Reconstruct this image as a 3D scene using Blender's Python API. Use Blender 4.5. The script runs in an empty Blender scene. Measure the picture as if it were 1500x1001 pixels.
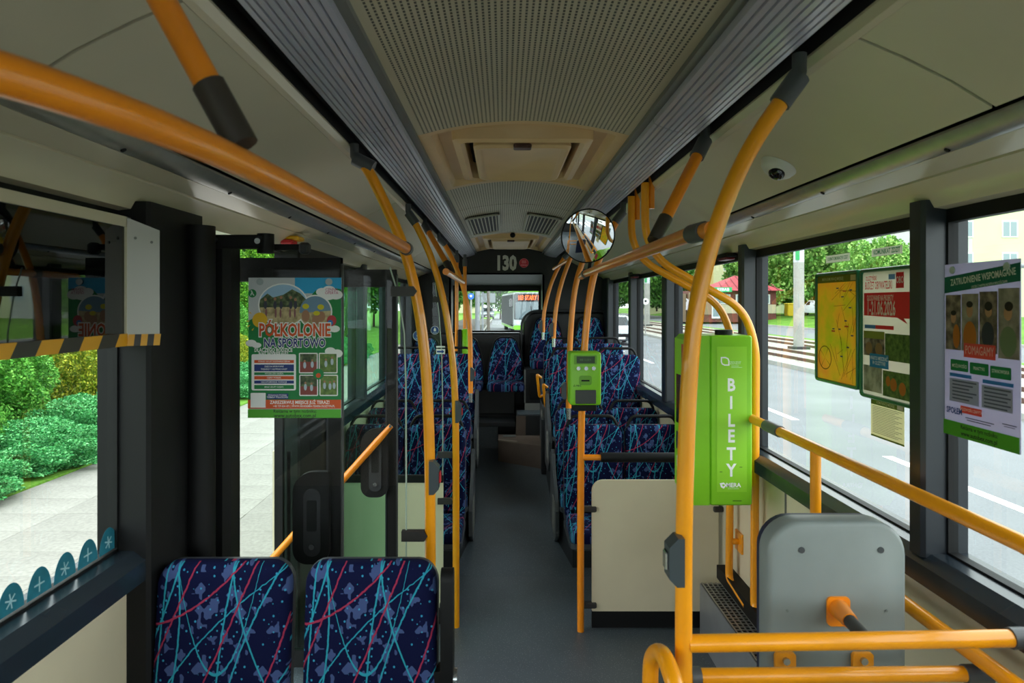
import bpy, math, random
import numpy as np
from mathutils import Vector, Matrix, Quaternion
random.seed(7)
S = bpy.context.scene
COL = S.collection
# ---------------------------------------------------------------- camera
F, U0, V0, ZC = 1000.0, 737.0, 445.0, 1.80
cam_d = bpy.data.cameras.new('camera'); cam = bpy.data.objects.new('camera', cam_d); COL.objects.link(cam)
cam.location = (0, 0, ZC); cam.rotation_euler = (math.pi/2, 0, 0)
cam_d.sensor_width = 36; cam_d.sensor_fit = 'HORIZONTAL'; cam_d.lens = 36*F/1500
cam_d.shift_x = (750-U0)/1500; cam_d.shift_y = (V0-500.5)/1500
cam_d.dof.use_dof = True; cam_d.dof.focus_distance = 4.2; cam_d.dof.aperture_fstop = 6.3
cam_d.clip_start = 0.02; cam_d.clip_end = 600
S.camera = cam
# ---------------------------------------------------------------- world: bright overcast sky
wd = bpy.data.worlds.new('overcast_sky'); S.world = wd; wd.use_nodes = True
nt = wd.node_tree; nt.nodes.clear()
out = nt.nodes.new('ShaderNodeOutputWorld'); bg = nt.nodes.new('ShaderNodeBackground')
tc = nt.nodes.new('ShaderNodeTexCoord'); nz = nt.nodes.new('ShaderNodeTexNoise'); rp = nt.nodes.new('ShaderNodeValToRGB')
nz.inputs['Scale'].default_value = 2.2; nz.inputs['Detail'].default_value = 4
rp.color_ramp.elements[0].color = (0.80, 0.88, 0.97, 1); rp.color_ramp.elements[1].color = (1.0, 1.0, 1.0, 1)
rp.color_ramp.elements[0].position = 0.35; rp.color_ramp.elements[1].position = 0.65
nt.links.new(tc.outputs['Generated'], nz.inputs['Vector']); nt.links.new(nz.outputs['Fac'], rp.inputs['Fac'])
nt.links.new(rp.outputs['Color'], bg.inputs['Color']); bg.inputs['Strength'].default_value = 4.2
nt.links.new(bg.outputs['Background'], out.inputs['Surface'])
S.view_settings.view_transform = 'Standard'; S.view_settings.look = 'None'
S.view_settings.gamma = 1.0; S.view_settings.use_curve_mapping = False
S.view_settings.exposure = 0.18
# ---------------------------------------------------------------- helpers
def lin(c):
    c = c.lstrip('#'); r = [int(c[i:i+2], 16)/255 for i in (0, 2, 4)]
    return tuple((x/12.92 if x <= .04045 else ((x+.055)/1.055)**2.4) for x in r) + (1.0,)
MATS = {}
def mat(name, col, rough=.5, metal=0., noise=0., nscale=8., bump=0., bscale=60., spec=.5, emit=0., col2=None, coat=0.):
    if name in MATS: return MATS[name]
    m = bpy.data.materials.new(name); m.use_nodes = True; MATS[name] = m
    t = m.node_tree; b = t.nodes['Principled BSDF']
    c = lin(col) if isinstance(col, str) else col
    b.inputs['Base Color'].default_value = c; b.inputs['Roughness'].default_value = rough
    b.inputs['Metallic'].default_value = metal; b.inputs['Specular IOR Level'].default_value = spec
    b.inputs['Coat Weight'].default_value = coat
    if emit: b.inputs['Emission Color'].default_value = c; b.inputs['Emission Strength'].default_value = emit
    if noise or col2:
        tcn = t.nodes.new('ShaderNodeTexCoord'); n = t.nodes.new('ShaderNodeTexNoise'); n.inputs['Scale'].default_value = nscale; n.inputs['Detail'].default_value = 5
        r = t.nodes.new('ShaderNodeValToRGB'); r.color_ramp.elements[0].position = .3; r.color_ramp.elements[1].position = .7
        c2 = lin(col2) if col2 else tuple(min(1, x*(1+noise)) for x in c[:3])+(1,)
        c1 = c if col2 else tuple(x*(1-noise) for x in c[:3])+(1,)
        r.color_ramp.elements[0].color = c1; r.color_ramp.elements[1].color = c2
        t.links.new(tcn.outputs['Object'], n.inputs['Vector']); t.links.new(n.outputs['Fac'], r.inputs['Fac']); t.links.new(r.outputs['Color'], b.inputs['Base Color'])
    if bump:
        tcn = t.nodes.new('ShaderNodeTexCoord'); n = t.nodes.new('ShaderNodeTexNoise'); n.inputs['Scale'].default_value = bscale; n.inputs['Detail'].default_value = 4
        bp = t.nodes.new('ShaderNodeBump'); bp.inputs['Strength'].default_value = bump; bp.inputs['Distance'].default_value = .01
        t.links.new(tcn.outputs['Object'], n.inputs['Vector']); t.links.new(n.outputs['Fac'], bp.inputs['Height']); t.links.new(bp.outputs['Normal'], b.inputs['Normal'])
    return m
def glass_mat(name, tint, ior=1.5, gl=1.0):
    m = bpy.data.materials.new(name); m.use_nodes = True; MATS[name] = m
    t = m.node_tree; t.nodes.clear()
    o = t.nodes.new('ShaderNodeOutputMaterial'); tr = t.nodes.new('ShaderNodeBsdfTransparent'); g = t.nodes.new('ShaderNodeBsdfGlossy')
    mx = t.nodes.new('ShaderNodeMixShader'); fr = t.nodes.new('ShaderNodeFresnel'); mu = t.nodes.new('ShaderNodeMath'); mu.operation = 'MULTIPLY'; mu.inputs[1].default_value = gl
    geo = t.nodes.new('ShaderNodeNewGeometry'); bk = t.nodes.new('ShaderNodeMath'); bk.operation = 'SUBTRACT'; bk.inputs[0].default_value = 1.0
    m2 = t.nodes.new('ShaderNodeMath'); m2.operation = 'MULTIPLY'
    fr.inputs['IOR'].default_value = ior; tr.inputs['Color'].default_value = tint; g.inputs['Roughness'].default_value = 0.0
    t.links.new(geo.outputs['Backfacing'], bk.inputs[1])
    t.links.new(fr.outputs['Fac'], mu.inputs[0]); t.links.new(mu.outputs[0], m2.inputs[0]); t.links.new(bk.outputs[0], m2.inputs[1])
    t.links.new(m2.outputs[0], mx.inputs['Fac']); t.links.new(tr.outputs[0], mx.inputs[1]); t.links.new(g.outputs[0], mx.inputs[2])
    t.links.new(mx.outputs[0], o.inputs['Surface'])
    return m

class MB:
    """collects faces for ONE mesh object"""
    def __init__(s): s.v = []; s.f = []; s.uv = None
    def add(s, v, f):
        o = len(s.v); s.v += [tuple(p) for p in v]; s.f += [tuple(i+o for i in q) for q in f]; return s
    def box(s, x0, x1, y0, y1, z0, z1, bev=0.):
        if bev <= 0:
            v = [(x, y, z) for x in (x0, x1) for y in (y0, y1) for z in (z0, z1)]
            return s.add(v, [(0,1,3,2),(4,6,7,5),(0,4,5,1),(2,3,7,6),(0,2,6,4),(1,5,7,3)])
        b = min(bev, (x1-x0)*.49, (y1-y0)*.49, (z1-z0)*.49)
        rings = []
        def ring(z, i):
            return [(x0+i+c, y0+i, z) if k == 0 else None for k in range(0)] or \
                   [(x0+i+b, y0+i, z), (x1-i-b, y0+i, z), (x1-i, y0+i+b, z), (x1-i, y1-i-b, z), (x1-i-b, y1-i, z), (x0+i+b, y1-i, z), (x0+i, y1-i-b, z), (x0+i, y0+i+b, z)]
        b0 = b; v = []
        for z, i in ((z0, b*.8), (z0+b0, 0), (z1-b0, 0), (z1, b*.8)): v += ring(z, i)
        f = [tuple(range(7, -1, -1)), tuple(range(24, 32))]
        for r in range(3):
            for k in range(8): a = r*8+k; c = r*8+(k+1) % 8; f.append((a, c, c+8, a+8))
        return s.add(v, f)
    def tube(s, path, r, n=12, cap=True):
        P = [Vector(p) for p in path]; rs = r if isinstance(r, (list, tuple)) else [r]*len(P)
        T = []
        for i in range(len(P)):
            d = (P[min(i+1, len(P)-1)]-P[max(i-1, 0)]); T.append(d.normalized())
        a = Vector((0, 0, 1)) if abs(T[0].z) < .9 else Vector((1, 0, 0))
        N = (a - T[0]*a.dot(T[0])).normalized(); v = []
        for i in range(len(P)):
            if i: N = (N - T[i]*N.dot(T[i])).normalized()
            B = T[i].cross(N)
            for k in range(n):
                t = 2*math.pi*k/n; v.append(P[i]+(N*math.cos(t)+B*math.sin(t))*rs[i])
        f = []
        for i in range(len(P)-1):
            for k in range(n): a = i*n+k; b = i*n+(k+1) % n; f.append((a, b, b+n, a+n))
        if cap: f += [tuple(range(n-1, -1, -1)), tuple(range((len(P)-1)*n, len(P)*n))]
        return s.add(v, f)
    def prism(s, poly, axis, a, b):
        """poly: 2D points; axis 'x': (y,z), 'y': (x,z), 'z': (x,y); extruded from a to b"""
        def P(p, t): return (t, p[0], p[1]) if axis == 'x' else ((p[0], t, p[1]) if axis == 'y' else (p[0], p[1], t))
        n = len(poly); v = [P(p, a) for p in poly]+[P(p, b) for p in poly]
        f = [tuple(range(n)), tuple(range(2*n-1, n-1, -1))]+[(i, i+n, (i+1) % n+n, (i+1) % n) for i in range(n)]
        return s.add(v, f)
    def strip(s, prof, y0, y1, th=.008):
        """profile (x,z) polyline extruded along y, thickened upward / outward"""
        up = [(x, z+th) for x, z in prof]
        return s.prism(list(prof)+up[::-1], 'y', y0, y1)
    def rings(s, R, capa=True, capb=True):
        n = len(R[0]); v = [p for r in R for p in r]; f = []
        for i in range(len(R)-1):
            for k in range(n): a = i*n+k; b = i*n+(k+1) % n; f.append((a, b, b+n, a+n))
        if capa: f.append(tuple(range(n-1, -1, -1)))
        if capb: f.append(tuple(range((len(R)-1)*n, len(R)*n)))
        return s.add(v, f)
    def disc(s, c, nrm, r, th=.002, n=24, ry=None):
        nrm = Vector(nrm).normalized(); a = Vector((0, 0, 1)) if abs(nrm.z) < .9 else Vector((1, 0, 0))
        X = a.cross(nrm).normalized(); Y = nrm.cross(X); c = Vector(c); ry = ry or r
        R = [[c+nrm*h+X*math.cos(2*math.pi*k/n)*r+Y*math.sin(2*math.pi*k/n)*ry for k in range(n)] for h in (0, th)]
        return s.rings(R)
    def sphere(s, c, rx, ry=None, rz=None, n=14, m=9, lo=-math.pi/2, hi=math.pi/2):
        ry = ry or rx; rz = rz or rx; R = []
        for i in range(m):
            t = lo+(hi-lo)*i/(m-1); ct = max(math.cos(t), 1e-3)
            R.append([(c[0]+rx*ct*math.cos(2*math.pi*k/n), c[1]+ry*ct*math.sin(2*math.pi*k/n), c[2]+rz*math.sin(t)) for k in range(n)])
        return s.rings(R)
def chaikin(p, it=3):
    p = [Vector(q) for q in p]
    for _ in range(it):
        q = [p[0]]
        for i in range(len(p)-1): q += [p[i]*.75+p[i+1]*.25, p[i]*.25+p[i+1]*.75]
        q.append(p[-1]); p = q
    return p
def bend(p, r=.08, n=6):
    """polyline with round corners of about radius r"""
    p = [Vector(q) for q in p]; o = [p[0]]
    for i in range(1, len(p)-1):
        a, b, c = p[i-1], p[i], p[i+1]
        d = min(r, (b-a).length*.49, (c-b).length*.49); s0 = b+(a-b).normalized()*d; s1 = b+(c-b).normalized()*d
        for k in range(n+1):
            t = k/n; o.append(s0*(1-t)**2+b*2*t*(1-t)+s1*t*t)
    o.append(p[-1]); return o
def rrect(x0, x1, z0, z1, r, n=5):
    rr = r if isinstance(r, (list, tuple)) else (r,)*4      # order: bottom-right, top-right, top-left, bottom-left
    o = []
    for (cx, cz, a0, q) in ((x1, z0, -90, 0), (x1, z1, 0, 1), (x0, z1, 90, 2), (x0, z0, 180, 3)):
        R = max(rr[q], 1e-4); sx = -1 if cx == x1 else 1; sz = 1 if cz == z0 else -1
        for k in range(n+1):
            a = math.radians(a0+90*k/n); o.append((cx+sx*R+R*math.cos(a), cz+sz*R+R*math.sin(a)))
    return o
def inset(poly, d):
    n = len(poly); o = []
    for i in range(n):
        a = Vector(poly[i-1]); b = Vector(poly[i]); c = Vector(poly[(i+1) % n])
        t = (c-a).normalized(); nn = Vector((-t.y, t.x)); o.append((b.x+nn.x*d, b.y+nn.y*d))
    return o
def clean(me):
    me.validate(clean_customdata=False)
def finish(name, mb, m, parent=None, smooth=False, loc=None, uvf=None):
    """link the collected faces as one object; vertices are world coordinates unless parent is given, then they are shifted by the parent's place"""
    V = np.array(mb.v, dtype=float)
    if parent is not None: L = np.array(WL[parent.name])
    elif loc is not None: L = np.array(loc, dtype=float)
    else: L = np.array([(V[:,0].min()+V[:,0].max())/2, (V[:,1].min()+V[:,1].max())/2, V[:,2].min()])
    V2 = V-L
    me = bpy.data.meshes.new(name); me.from_pydata(V2.tolist(), [], mb.f)
    import bmesh
    bm = bmesh.new(); bm.from_mesh(me); bmesh.ops.recalc_face_normals(bm, faces=bm.faces); bm.to_mesh(me); bm.free()
    if uvf:
        uvl = me.uv_layers.new(name='UVMap')
        for p in me.polygons:
            for li in p.loop_indices: uvl.data[li].uv = uvf(mb.v[me.loops[li].vertex_index])
    me.materials.append(m)
    if smooth:
        for p in me.polygons: p.use_smooth = True
        try: me.set_sharp_from_angle(angle=math.radians(40))
        except Exception: pass
    o = bpy.data.objects.new(name, me); COL.objects.link(o)
    if parent is not None: o.parent = parent; WL[o.name] = tuple(L)
    else: o.location = L.tolist(); WL[o.name] = tuple(L)
    return o
WL = {}
def tag(o, label, cat, group=None, kind=None):
    o['label'] = label; o['category'] = cat
    if group: o['group'] = group
    if kind: o['kind'] = kind
    return o
def thing(name, label, cat, loc=(0, 0, 0), group=None):
    o = bpy.data.objects.new(name, None); COL.objects.link(o); o.location = loc; o.empty_display_size = .05
    WL[o.name] = tuple(loc); return tag(o, label, cat, group)
def part(name, mb, m, parent, smooth=False, label=None, uvf=None):
    o = finish(name, mb, m, parent, smooth, uvf=uvf)
    if label: o['label'] = label
    return o
def struct(name, mb, m, smooth=False, label=None):
    o = finish(name, mb, m, None, smooth); o['kind'] = 'structure'
    if label: o['label'] = label
    return o
def single(name, mb, m, label, cat, group=None, smooth=False):
    return tag(finish(name, mb, m, None, smooth), label, cat, group)
def copy_tree(o, parent=None):
    c = o.copy(); COL.objects.link(c); c.parent = parent
    for ch in list(o.children): copy_tree(ch, c)
    return c
def W(u, v, Y): return ((u-U0)*Y/F, Y, ZC-(v-V0)*Y/F)      # a pixel at a known distance along the bus
# text -> mesh
def text_mesh(s, size=1., off=0., sx=1., align='CENTER', spacing=1.0, line=1.0):
    cu = bpy.data.curves.new('t', 'FONT'); cu.body = s; cu.size = size; cu.offset = off; cu.align_x = align; cu.align_y = 'CENTER'; cu.space_character = spacing; cu.space_line = line
    cu.resolution_u = 2
    o = bpy.data.objects.new('t', cu); COL.objects.link(o)
    dg = bpy.context.evaluated_depsgraph_get(); dg.update(); me = bpy.data.meshes.new_from_object(o.evaluated_get(dg))
    v = [(p.co.x*sx, p.co.y) for p in me.vertices]; f = [tuple(p.vertices) for p in me.polygons]
    bpy.data.objects.remove(o); bpy.data.curves.remove(cu); bpy.data.meshes.remove(me)
    return v, f
class Sheet:
    """flat print on a plane: origin (top-left corner), right and up vectors in metres; layer lifts along the normal"""
    def __init__(s, parent, org, right, up):
        s.p = parent; s.o = Vector(org); s.r = Vector(right).normalized(); s.u = Vector(up).normalized(); s.n = s.r.cross(s.u); s.l = 0
    def P(s, x, y, k=0.): return s.o+s.r*x-s.u*y+s.n*k
    def polys(s, name, polys, m, lift=None):
        s.l += 1; k = lift if lift is not None else .00012*s.l+.0003
        mb = MB(); many = len(polys) > 10; o = None
        for j_, poly in enumerate(polys):
            if not many: mb = MB()
            k += .00002 if j_ else 0
            n = len(poly); mb.add([s.P(x, y, k) for x, y in poly]+[s.P(x, y, k-.0001) for x, y in poly], [tuple(range(n)), tuple(range(2*n-1, n-1, -1))]+[(i, i+n, (i+1) % n+n, (i+1) % n) for i in range(n)])
            if not many: o = part(name, mb, m, s.p)
        if many: o = part(name, mb, m, s.p); o['kind'] = 'stuff'
        return o
    def rect(s, name, R, m, r=0.):
        L = []
        for (x0, y0, x1, y1) in R: L.append([(a, b) for a, b in rrect(x0, x1, y0, y1, r, 3)] if r else [(x0, y0), (x1, y0), (x1, y1), (x0, y1)])
        return s.polys(name, L, m)
    def circ(s, name, C, m, n=28):
        return s.polys(name, [[(x+(rx)*math.cos(2*math.pi*k/n), y+(ry)*math.sin(2*math.pi*k/n)) for k in range(n)] for x, y, rx, ry in C], m)
    def text(s, x, y, h, st, m, bold=.0, sx=1., name='lettering', align='CENTER', spacing=1., rot=0., line=1.):
        v, f = text_mesh(st, h, bold*h, sx, align, spacing, line)
        s.l += 1; k = .00012*s.l+.0003; mb = MB(); c, sn = math.cos(rot), math.sin(rot)
        mb.add([s.P(x+a*c-b*sn, y-(a*sn+b*c), k) for a, b in v], f)
        if not mb.v: return None
        return part(name, mb, m, s.p)
# ---------------------------------------------------------------- materials
M_cream = mat('cream_laminate', '#d6caac', .45, noise=.05, nscale=3)
M_cove = mat('cove_plastic', '#c8c0a6', .35, noise=.04, nscale=2)
M_mould = mat('moulding_plastic', '#d4cab0', .20, noise=.03, nscale=3)
M_beige = mat('beige_plastic', '#d0b080', .45, noise=.06, nscale=5)
M_alu = mat('aluminium', '#b9b8b2', .32, .75, noise=.08, nscale=20)
M_rib = mat('lamp_cover_ribbed', '#b9b9c4', .28, .15, noise=.06, nscale=3)
M_edge = mat('grey_trim', '#6f706c', .5)
M_black = mat('black_plastic', '#101113', .5, noise=.15, nscale=12, bump=.05, bscale=200)
M_blk2 = mat('black_rubber', '#070708', .6, spec=.3)
M_char = mat('charcoal_plastic', '#232528', .55, noise=.1, nscale=10, bump=.05, bscale=300)
M_frame = mat('dark_frame_paint', '#1a2027', .4, noise=.1, nscale=6)
M_sill = mat('sill_paint', '#222a31', .25, noise=.1, nscale=6)
M_yel = mat('orange_yellow_tube', '#f09a0a', .28, noise=.06, nscale=7, coat=.3)
M_yel2 = mat('orange_tube', '#ee8a10', .32, noise=.06, nscale=7, coat=.3)
M_chrome = mat('steel', '#b8bcbe', .25, .9)
M_greyp = mat('grey_fitting', '#4c4e50', .45)
M_green = mat('lime_green_paint', '#7fc41c', .35, noise=.04, nscale=6)
M_green2 = mat('lime_label', '#8fd02a', .4)
M_white = mat('white_print', '#f2f2ee', .6)
M_grey_shell = mat('grey_shell', '#7d8583', .4, noise=.05, nscale=9)
M_seatgrey = mat('seat_shell_grey', '#3a3d42', .45)
M_red = mat('red_plastic', '#c0202a', .4)
M_screen = mat('dark_display', '#020303', .02, spec=.8)
M_floor = None
G_win = glass_mat('window_glass', (.93, .97, .95, 1), 1.5, 1.0)
G_door = glass_mat('green_door_glass', (.75, .93, .84, 1), 1.5, .6)
G_door2 = glass_mat('pale_door_glass', (.92, .97, .95, 1), 1.5, .6)
G_clear = glass_mat('clear_screen', (.97, .98, .97, 1), 1.45, .5)

def nodes_of(name):
    m = bpy.data.materials.new(name); m.use_nodes = True; MATS[name] = m
    return m, m.node_tree, m.node_tree.nodes['Principled BSDF']
def mth(t, op, a, b=None, c=None):
    n = t.nodes.new('ShaderNodeMath'); n.operation = op
    for i, x in enumerate((a, b, c)):
        if x is None: continue
        if isinstance(x, (int, float)): n.inputs[i].default_value = x
        else: t.links.new(x, n.inputs[i])
    return n.outputs[0]
def mixc(t, fac, a, b):
    n = t.nodes.new('ShaderNodeMix'); n.data_type = 'RGBA'
    for s, x in ((n.inputs[0], fac), (n.inputs[6], a), (n.inputs[7], b)):
        if isinstance(x, (int, float)): s.default_value = x
        elif isinstance(x, tuple): s.default_value = x
        else: t.links.new(x, s)
    return n.outputs[2]
# vinyl floor with fine light specks
def floor_mat():
    m, t, b = nodes_of('speckled_vinyl'); b.inputs['Roughness'].default_value = .42
    tc = t.nodes.new('ShaderNodeTexCoord')
    v = t.nodes.new('ShaderNodeTexVoronoi'); v.inputs['Scale'].default_value = 95; t.links.new(tc.outputs['Object'], v.inputs['Vector'])
    n = t.nodes.new('ShaderNodeTexNoise'); n.inputs['Scale'].default_value = 2.2; n.inputs['Detail'].default_value = 6; t.links.new(tc.outputs['Object'], n.inputs['Vector'])
    n2 = t.nodes.new('ShaderNodeTexNoise'); n2.inputs['Scale'].default_value = 400; t.links.new(tc.outputs['Object'], n2.inputs['Vector'])
    spk = mth(t, 'MULTIPLY', mth(t, 'LESS_THAN', v.outputs['Distance'], .22), mth(t, 'GREATER_THAN', n2.outputs['Fac'], .5))
    base = mixc(t, n.outputs['Fac'], lin('#3a4248'), lin('#5a646a'))
    t.links.new(mixc(t, mth(t, 'MULTIPLY', spk, .55), base, lin('#a9b2b6')), b.inputs['Base Color'])
    bp = t.nodes.new('ShaderNodeBump'); bp.inputs['Strength'].default_value = .12; bp.inputs['Distance'].default_value = .004
    t.links.new(n2.outputs['Fac'], bp.inputs['Height']); t.links.new(bp.outputs['Normal'], b.inputs['Normal'])
    return m
M_floor = floor_mat()
# perforated ceiling: rows of small dark slots running along the bus
def perf_mat():
    m, t, b = nodes_of('perforated_panel'); b.inputs['Roughness'].default_value = .5
    tc = t.nodes.new('ShaderNodeTexCoord'); sp = t.nodes.new('ShaderNodeSeparateXYZ'); t.links.new(tc.outputs['Object'], sp.inputs[0])
    fx = mth(t, 'FRACT', mth(t, 'MULTIPLY', sp.outputs[0], 1/.0142)); fy = mth(t, 'FRACT', mth(t, 'MULTIPLY', sp.outputs[1], 1/.016))
    row = mth(t, 'LESS_THAN', mth(t, 'ABSOLUTE', mth(t, 'SUBTRACT', fx, .5)), .19)
    hole = mth(t, 'LESS_THAN', mth(t, 'ABSOLUTE', mth(t, 'SUBTRACT', fy, .5)), .34)
    edge = mth(t, 'LESS_THAN', mth(t, 'ABSOLUTE', sp.outputs[0]), .37)
    k = mth(t, 'MULTIPLY', mth(t, 'MULTIPLY', row, hole), edge)
    n = t.nodes.new('ShaderNodeTexNoise'); n.inputs['Scale'].default_value = 3; t.links.new(tc.outputs['Object'], n.inputs['Vector'])
    base = mixc(t, n.outputs['Fac'], lin('#b2a98e'), lin('#c4bca2'))
    t.links.new(mixc(t, k, base, lin('#3f3f37')), b.inputs['Base Color'])
    bp = t.nodes.new('ShaderNodeBump'); bp.invert = True; bp.inputs['Strength'].default_value = .5; bp.inputs['Distance'].default_value = .004
    t.links.new(k, bp.inputs['Height']); t.links.new(bp.outputs['Normal'], b.inputs['Normal'])
    return m
M_perf = perf_mat()
# woven seat fabric: navy ground, grey shards, blue dots, cyan and pink threads
def fabric_mat():
    m, t, b = nodes_of('seat_fabric'); b.inputs['Roughness'].default_value = .9; b.inputs['Specular IOR Level'].default_value = .15
    uv = t.nodes.new('ShaderNodeUVMap'); sp = t.nodes.new('ShaderNodeSeparateXYZ'); t.links.new(uv.outputs[0], sp.inputs[0])
    wob = t.nodes.new('ShaderNodeTexNoise'); wob.inputs['Scale'].default_value = 22; wob.inputs['Detail'].default_value = 2; t.links.new(uv.outputs[0], wob.inputs['Vector'])
    wv = mth(t, 'MULTIPLY', mth(t, 'SUBTRACT', wob.outputs['Fac'], .5), .013)
    u = mth(t, 'ADD', mth(t, 'FRACT', sp.outputs[0]), wv)
    d = mth(t, 'ADD', mth(t, 'MULTIPLY', mth(t, 'FRACT', mth(t, 'DIVIDE', sp.outputs[1], 1.25)), 1.25), wv)
    def along_d(pts, w):          # u = quadratic in d through three points
        (u0, d0), (u1, d1), (u2, d2) = pts
        A = np.array([[1, q, q*q] for q in (d0, d1, d2)]); c = np.linalg.solve(A, np.array([u0, u1, u2]))
        g = mth(t, 'MULTIPLY_ADD', mth(t, 'MULTIPLY_ADD', d, float(c[2]), float(c[1])), d, float(c[0]))
        sl = abs(u2-u0)/max(.01, abs(d2-d0)); return mth(t, 'LESS_THAN', mth(t, 'ABSOLUTE', mth(t, 'SUBTRACT', u, g)), w*math.sqrt(1+sl*sl))
    def along_u(pts, w):
        (u0, d0), (u1, d1), (u2, d2) = pts
        A = np.array([[1, q, q*q] for q in (u0, u1, u2)]); c = np.linalg.solve(A, np.array([d0, d1, d2]))
        g = mth(t, 'MULTIPLY_ADD', mth(t, 'MULTIPLY_ADD', u, float(c[2]), float(c[1])), u, float(c[0]))
        sl = abs(d2-d0)/max(.01, abs(u2-u0)); return mth(t, 'LESS_THAN', mth(t, 'ABSOLUTE', mth(t, 'SUBTRACT', d, g)), w*math.sqrt(1+sl*sl)), c
    w = .0058
    cy = [along_d([(.10, 0), (.06, .5), (.03, 1.1)], w), along_d([(.19, 0), (.09, .3), (-.15, .8)], w), along_d([(.60, 0), (.54, .3), (.49, 1.2)], w),
          along_d([(.58, 0), (.66, .38), (.86, .80)], w), along_d([(.96, 0), (.70, .46), (.50, 1.2)], w), along_d([(.17, 0), (.20, .4), (.05, 1.2)], w),
          along_d([(.0, 1.05), (.31, .55), (.72, .2)], w*.85), along_d([(.95, .75), (.80, 1.0), (.72, 1.25)], w)]
    U1, c = along_u([(.17, 0), (.44, .70), (.79, 0)], w*1.7); cy.append(U1)
    U2, c = along_u([(0, .82), (.2, .78), (.45, .70)], w*.9); cy.append(mth(t, 'MULTIPLY', U2, mth(t, 'LESS_THAN', u, .24)))
    pk = [along_d([(.31, 0), (.15, .36), (-.07, .85)], w), along_d([(.75, 0), (.58, .38), (.28, .98)], w), along_d([(1.0, .35), (.88, .68), (.66, 1.1)], w), along_d([(.55, 1.25), (.86, .92), (1.05, .75)], w*.8)]
    P2, c = along_u([(0, .40), (.40, .22), (.68, -.03)], w*1.1); pk.append(P2)
    def mx(L):
        r = L[0]
        for q in L[1:]: r = mth(t, 'MAXIMUM', r, q)
        return r
    cyan, pink = mx(cy), mx(pk)
    vo = t.nodes.new('ShaderNodeTexVoronoi'); vo.distance = 'MANHATTAN'; vo.inputs['Scale'].default_value = 17; vo.inputs['Randomness'].default_value = 1; t.links.new(uv.outputs[0], vo.inputs['Vector'])
    shard = mth(t, 'GREATER_THAN', vo.outputs['Color'], .0)
    sc = t.nodes.new('ShaderNodeSeparateColor'); t.links.new(vo.outputs['Color'], sc.inputs[0])
    shard = mth(t, 'GREATER_THAN', sc.outputs[0], .78)
    vd = t.nodes.new('ShaderNodeTexVoronoi'); vd.inputs['Scale'].default_value = 26; vd.inputs['Randomness'].default_value = .75; t.links.new(uv.outputs[0], vd.inputs['Vector'])
    dot = mth(t, 'LESS_THAN', vd.outputs['Distance'], .20)
    tn = t.nodes.new('ShaderNodeTexNoise'); tn.inputs['Scale'].default_value = 260; t.links.new(uv.outputs[0], tn.inputs['Vector'])
    base = mixc(t, tn.outputs['Fac'], lin('#04071f'), lin('#0b1240'))
    c1 = mixc(t, shard, base, lin('#3e4d78')); c2 = mixc(t, mth(t, 'MULTIPLY', dot, .75), c1, lin('#3a9ac4'))
    c3 = mixc(t, cyan, c2, lin('#2a90a6')); c4 = mixc(t, pink, c3, lin('#942e4a'))
    t.links.new(c4, b.inputs['Base Color'])
    bp = t.nodes.new('ShaderNodeBump'); bp.inputs['Strength'].default_value = .15; bp.inputs['Distance'].default_value = .002
    t.links.new(tn.outputs['Fac'], bp.inputs['Height']); t.links.new(bp.outputs['Normal'], b.inputs['Normal'])
    return m
M_fab = fabric_mat()

# ================================================================ BUS SHELL
CX = .075; Y0, Y1 = -2.3, 8.1
XR, XL = 1.245, 2*CX-1.245
ZS, ZT = 1.10, 2.038                     # window sill and head
def mir(p): return [(2*CX-x, z) for x, z in p]
def hz(p): return [(x, ZC+h) for x, h in p]
# floor: flat, then a gentle ramp to the rear
fl = MB(); prof = [(Y0, 0), (4.5, 0), (7.2, .27), (8.16, .27), (8.16, .15), (7.2, .15), (4.5, -.08), (Y0, -.08)]
fl.prism(prof, 'x', XL-.02, XR+.02)
floor = struct('floor', fl, M_floor, label='dark blue-grey speckled vinyl bus floor')
# side walls below the windows
door_a, door_b = 2.28, 3.42              # the open doorway on the left side
def wall(name, xs, xi, spans, sgn):
    mb = MB()
    for a, b, z0, z1 in spans: mb.box(min(xs, xi), max(xs, xi), a, b, z0, z1)
    return struct(name, mb, M_cream)
wr = wall('wall_right', XR+.06, XR-.03, [(Y0, Y1, -.3, 1.06)], 1)
wl = wall('wall_left', XL-.06, XL+.03, [(Y0, door_a, -.3, 1.06), (door_b, Y1, -.3, 1.06)], -1)
# thin vertical panel joints on the right wall
for y in (2.93, 2.2, 3.7): part('panel_joint', MB().box(XR-.036, XR-.029, y-.004, y+.004, .41, 1.02), M_edge, wr)
# sills
def sill(name, sg, a, b):
    X = lambda x: x if sg > 0 else 2*CX-x
    mb = MB(); p = [(XR+.05, 1.02), (XR-.085, 1.02), (XR-.085, 1.075), (XR-.05, 1.10), (XR+.05, 1.105)]
    mb.prism([(X(x), z) for x, z in p], 'y', a, b); return struct(name, mb, M_sill)
sill('trim_1', 1, Y0, Y1); sill('trim_2', -1, Y0, 2.02); sill('trim_3', -1, 3.6, Y1)
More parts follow.
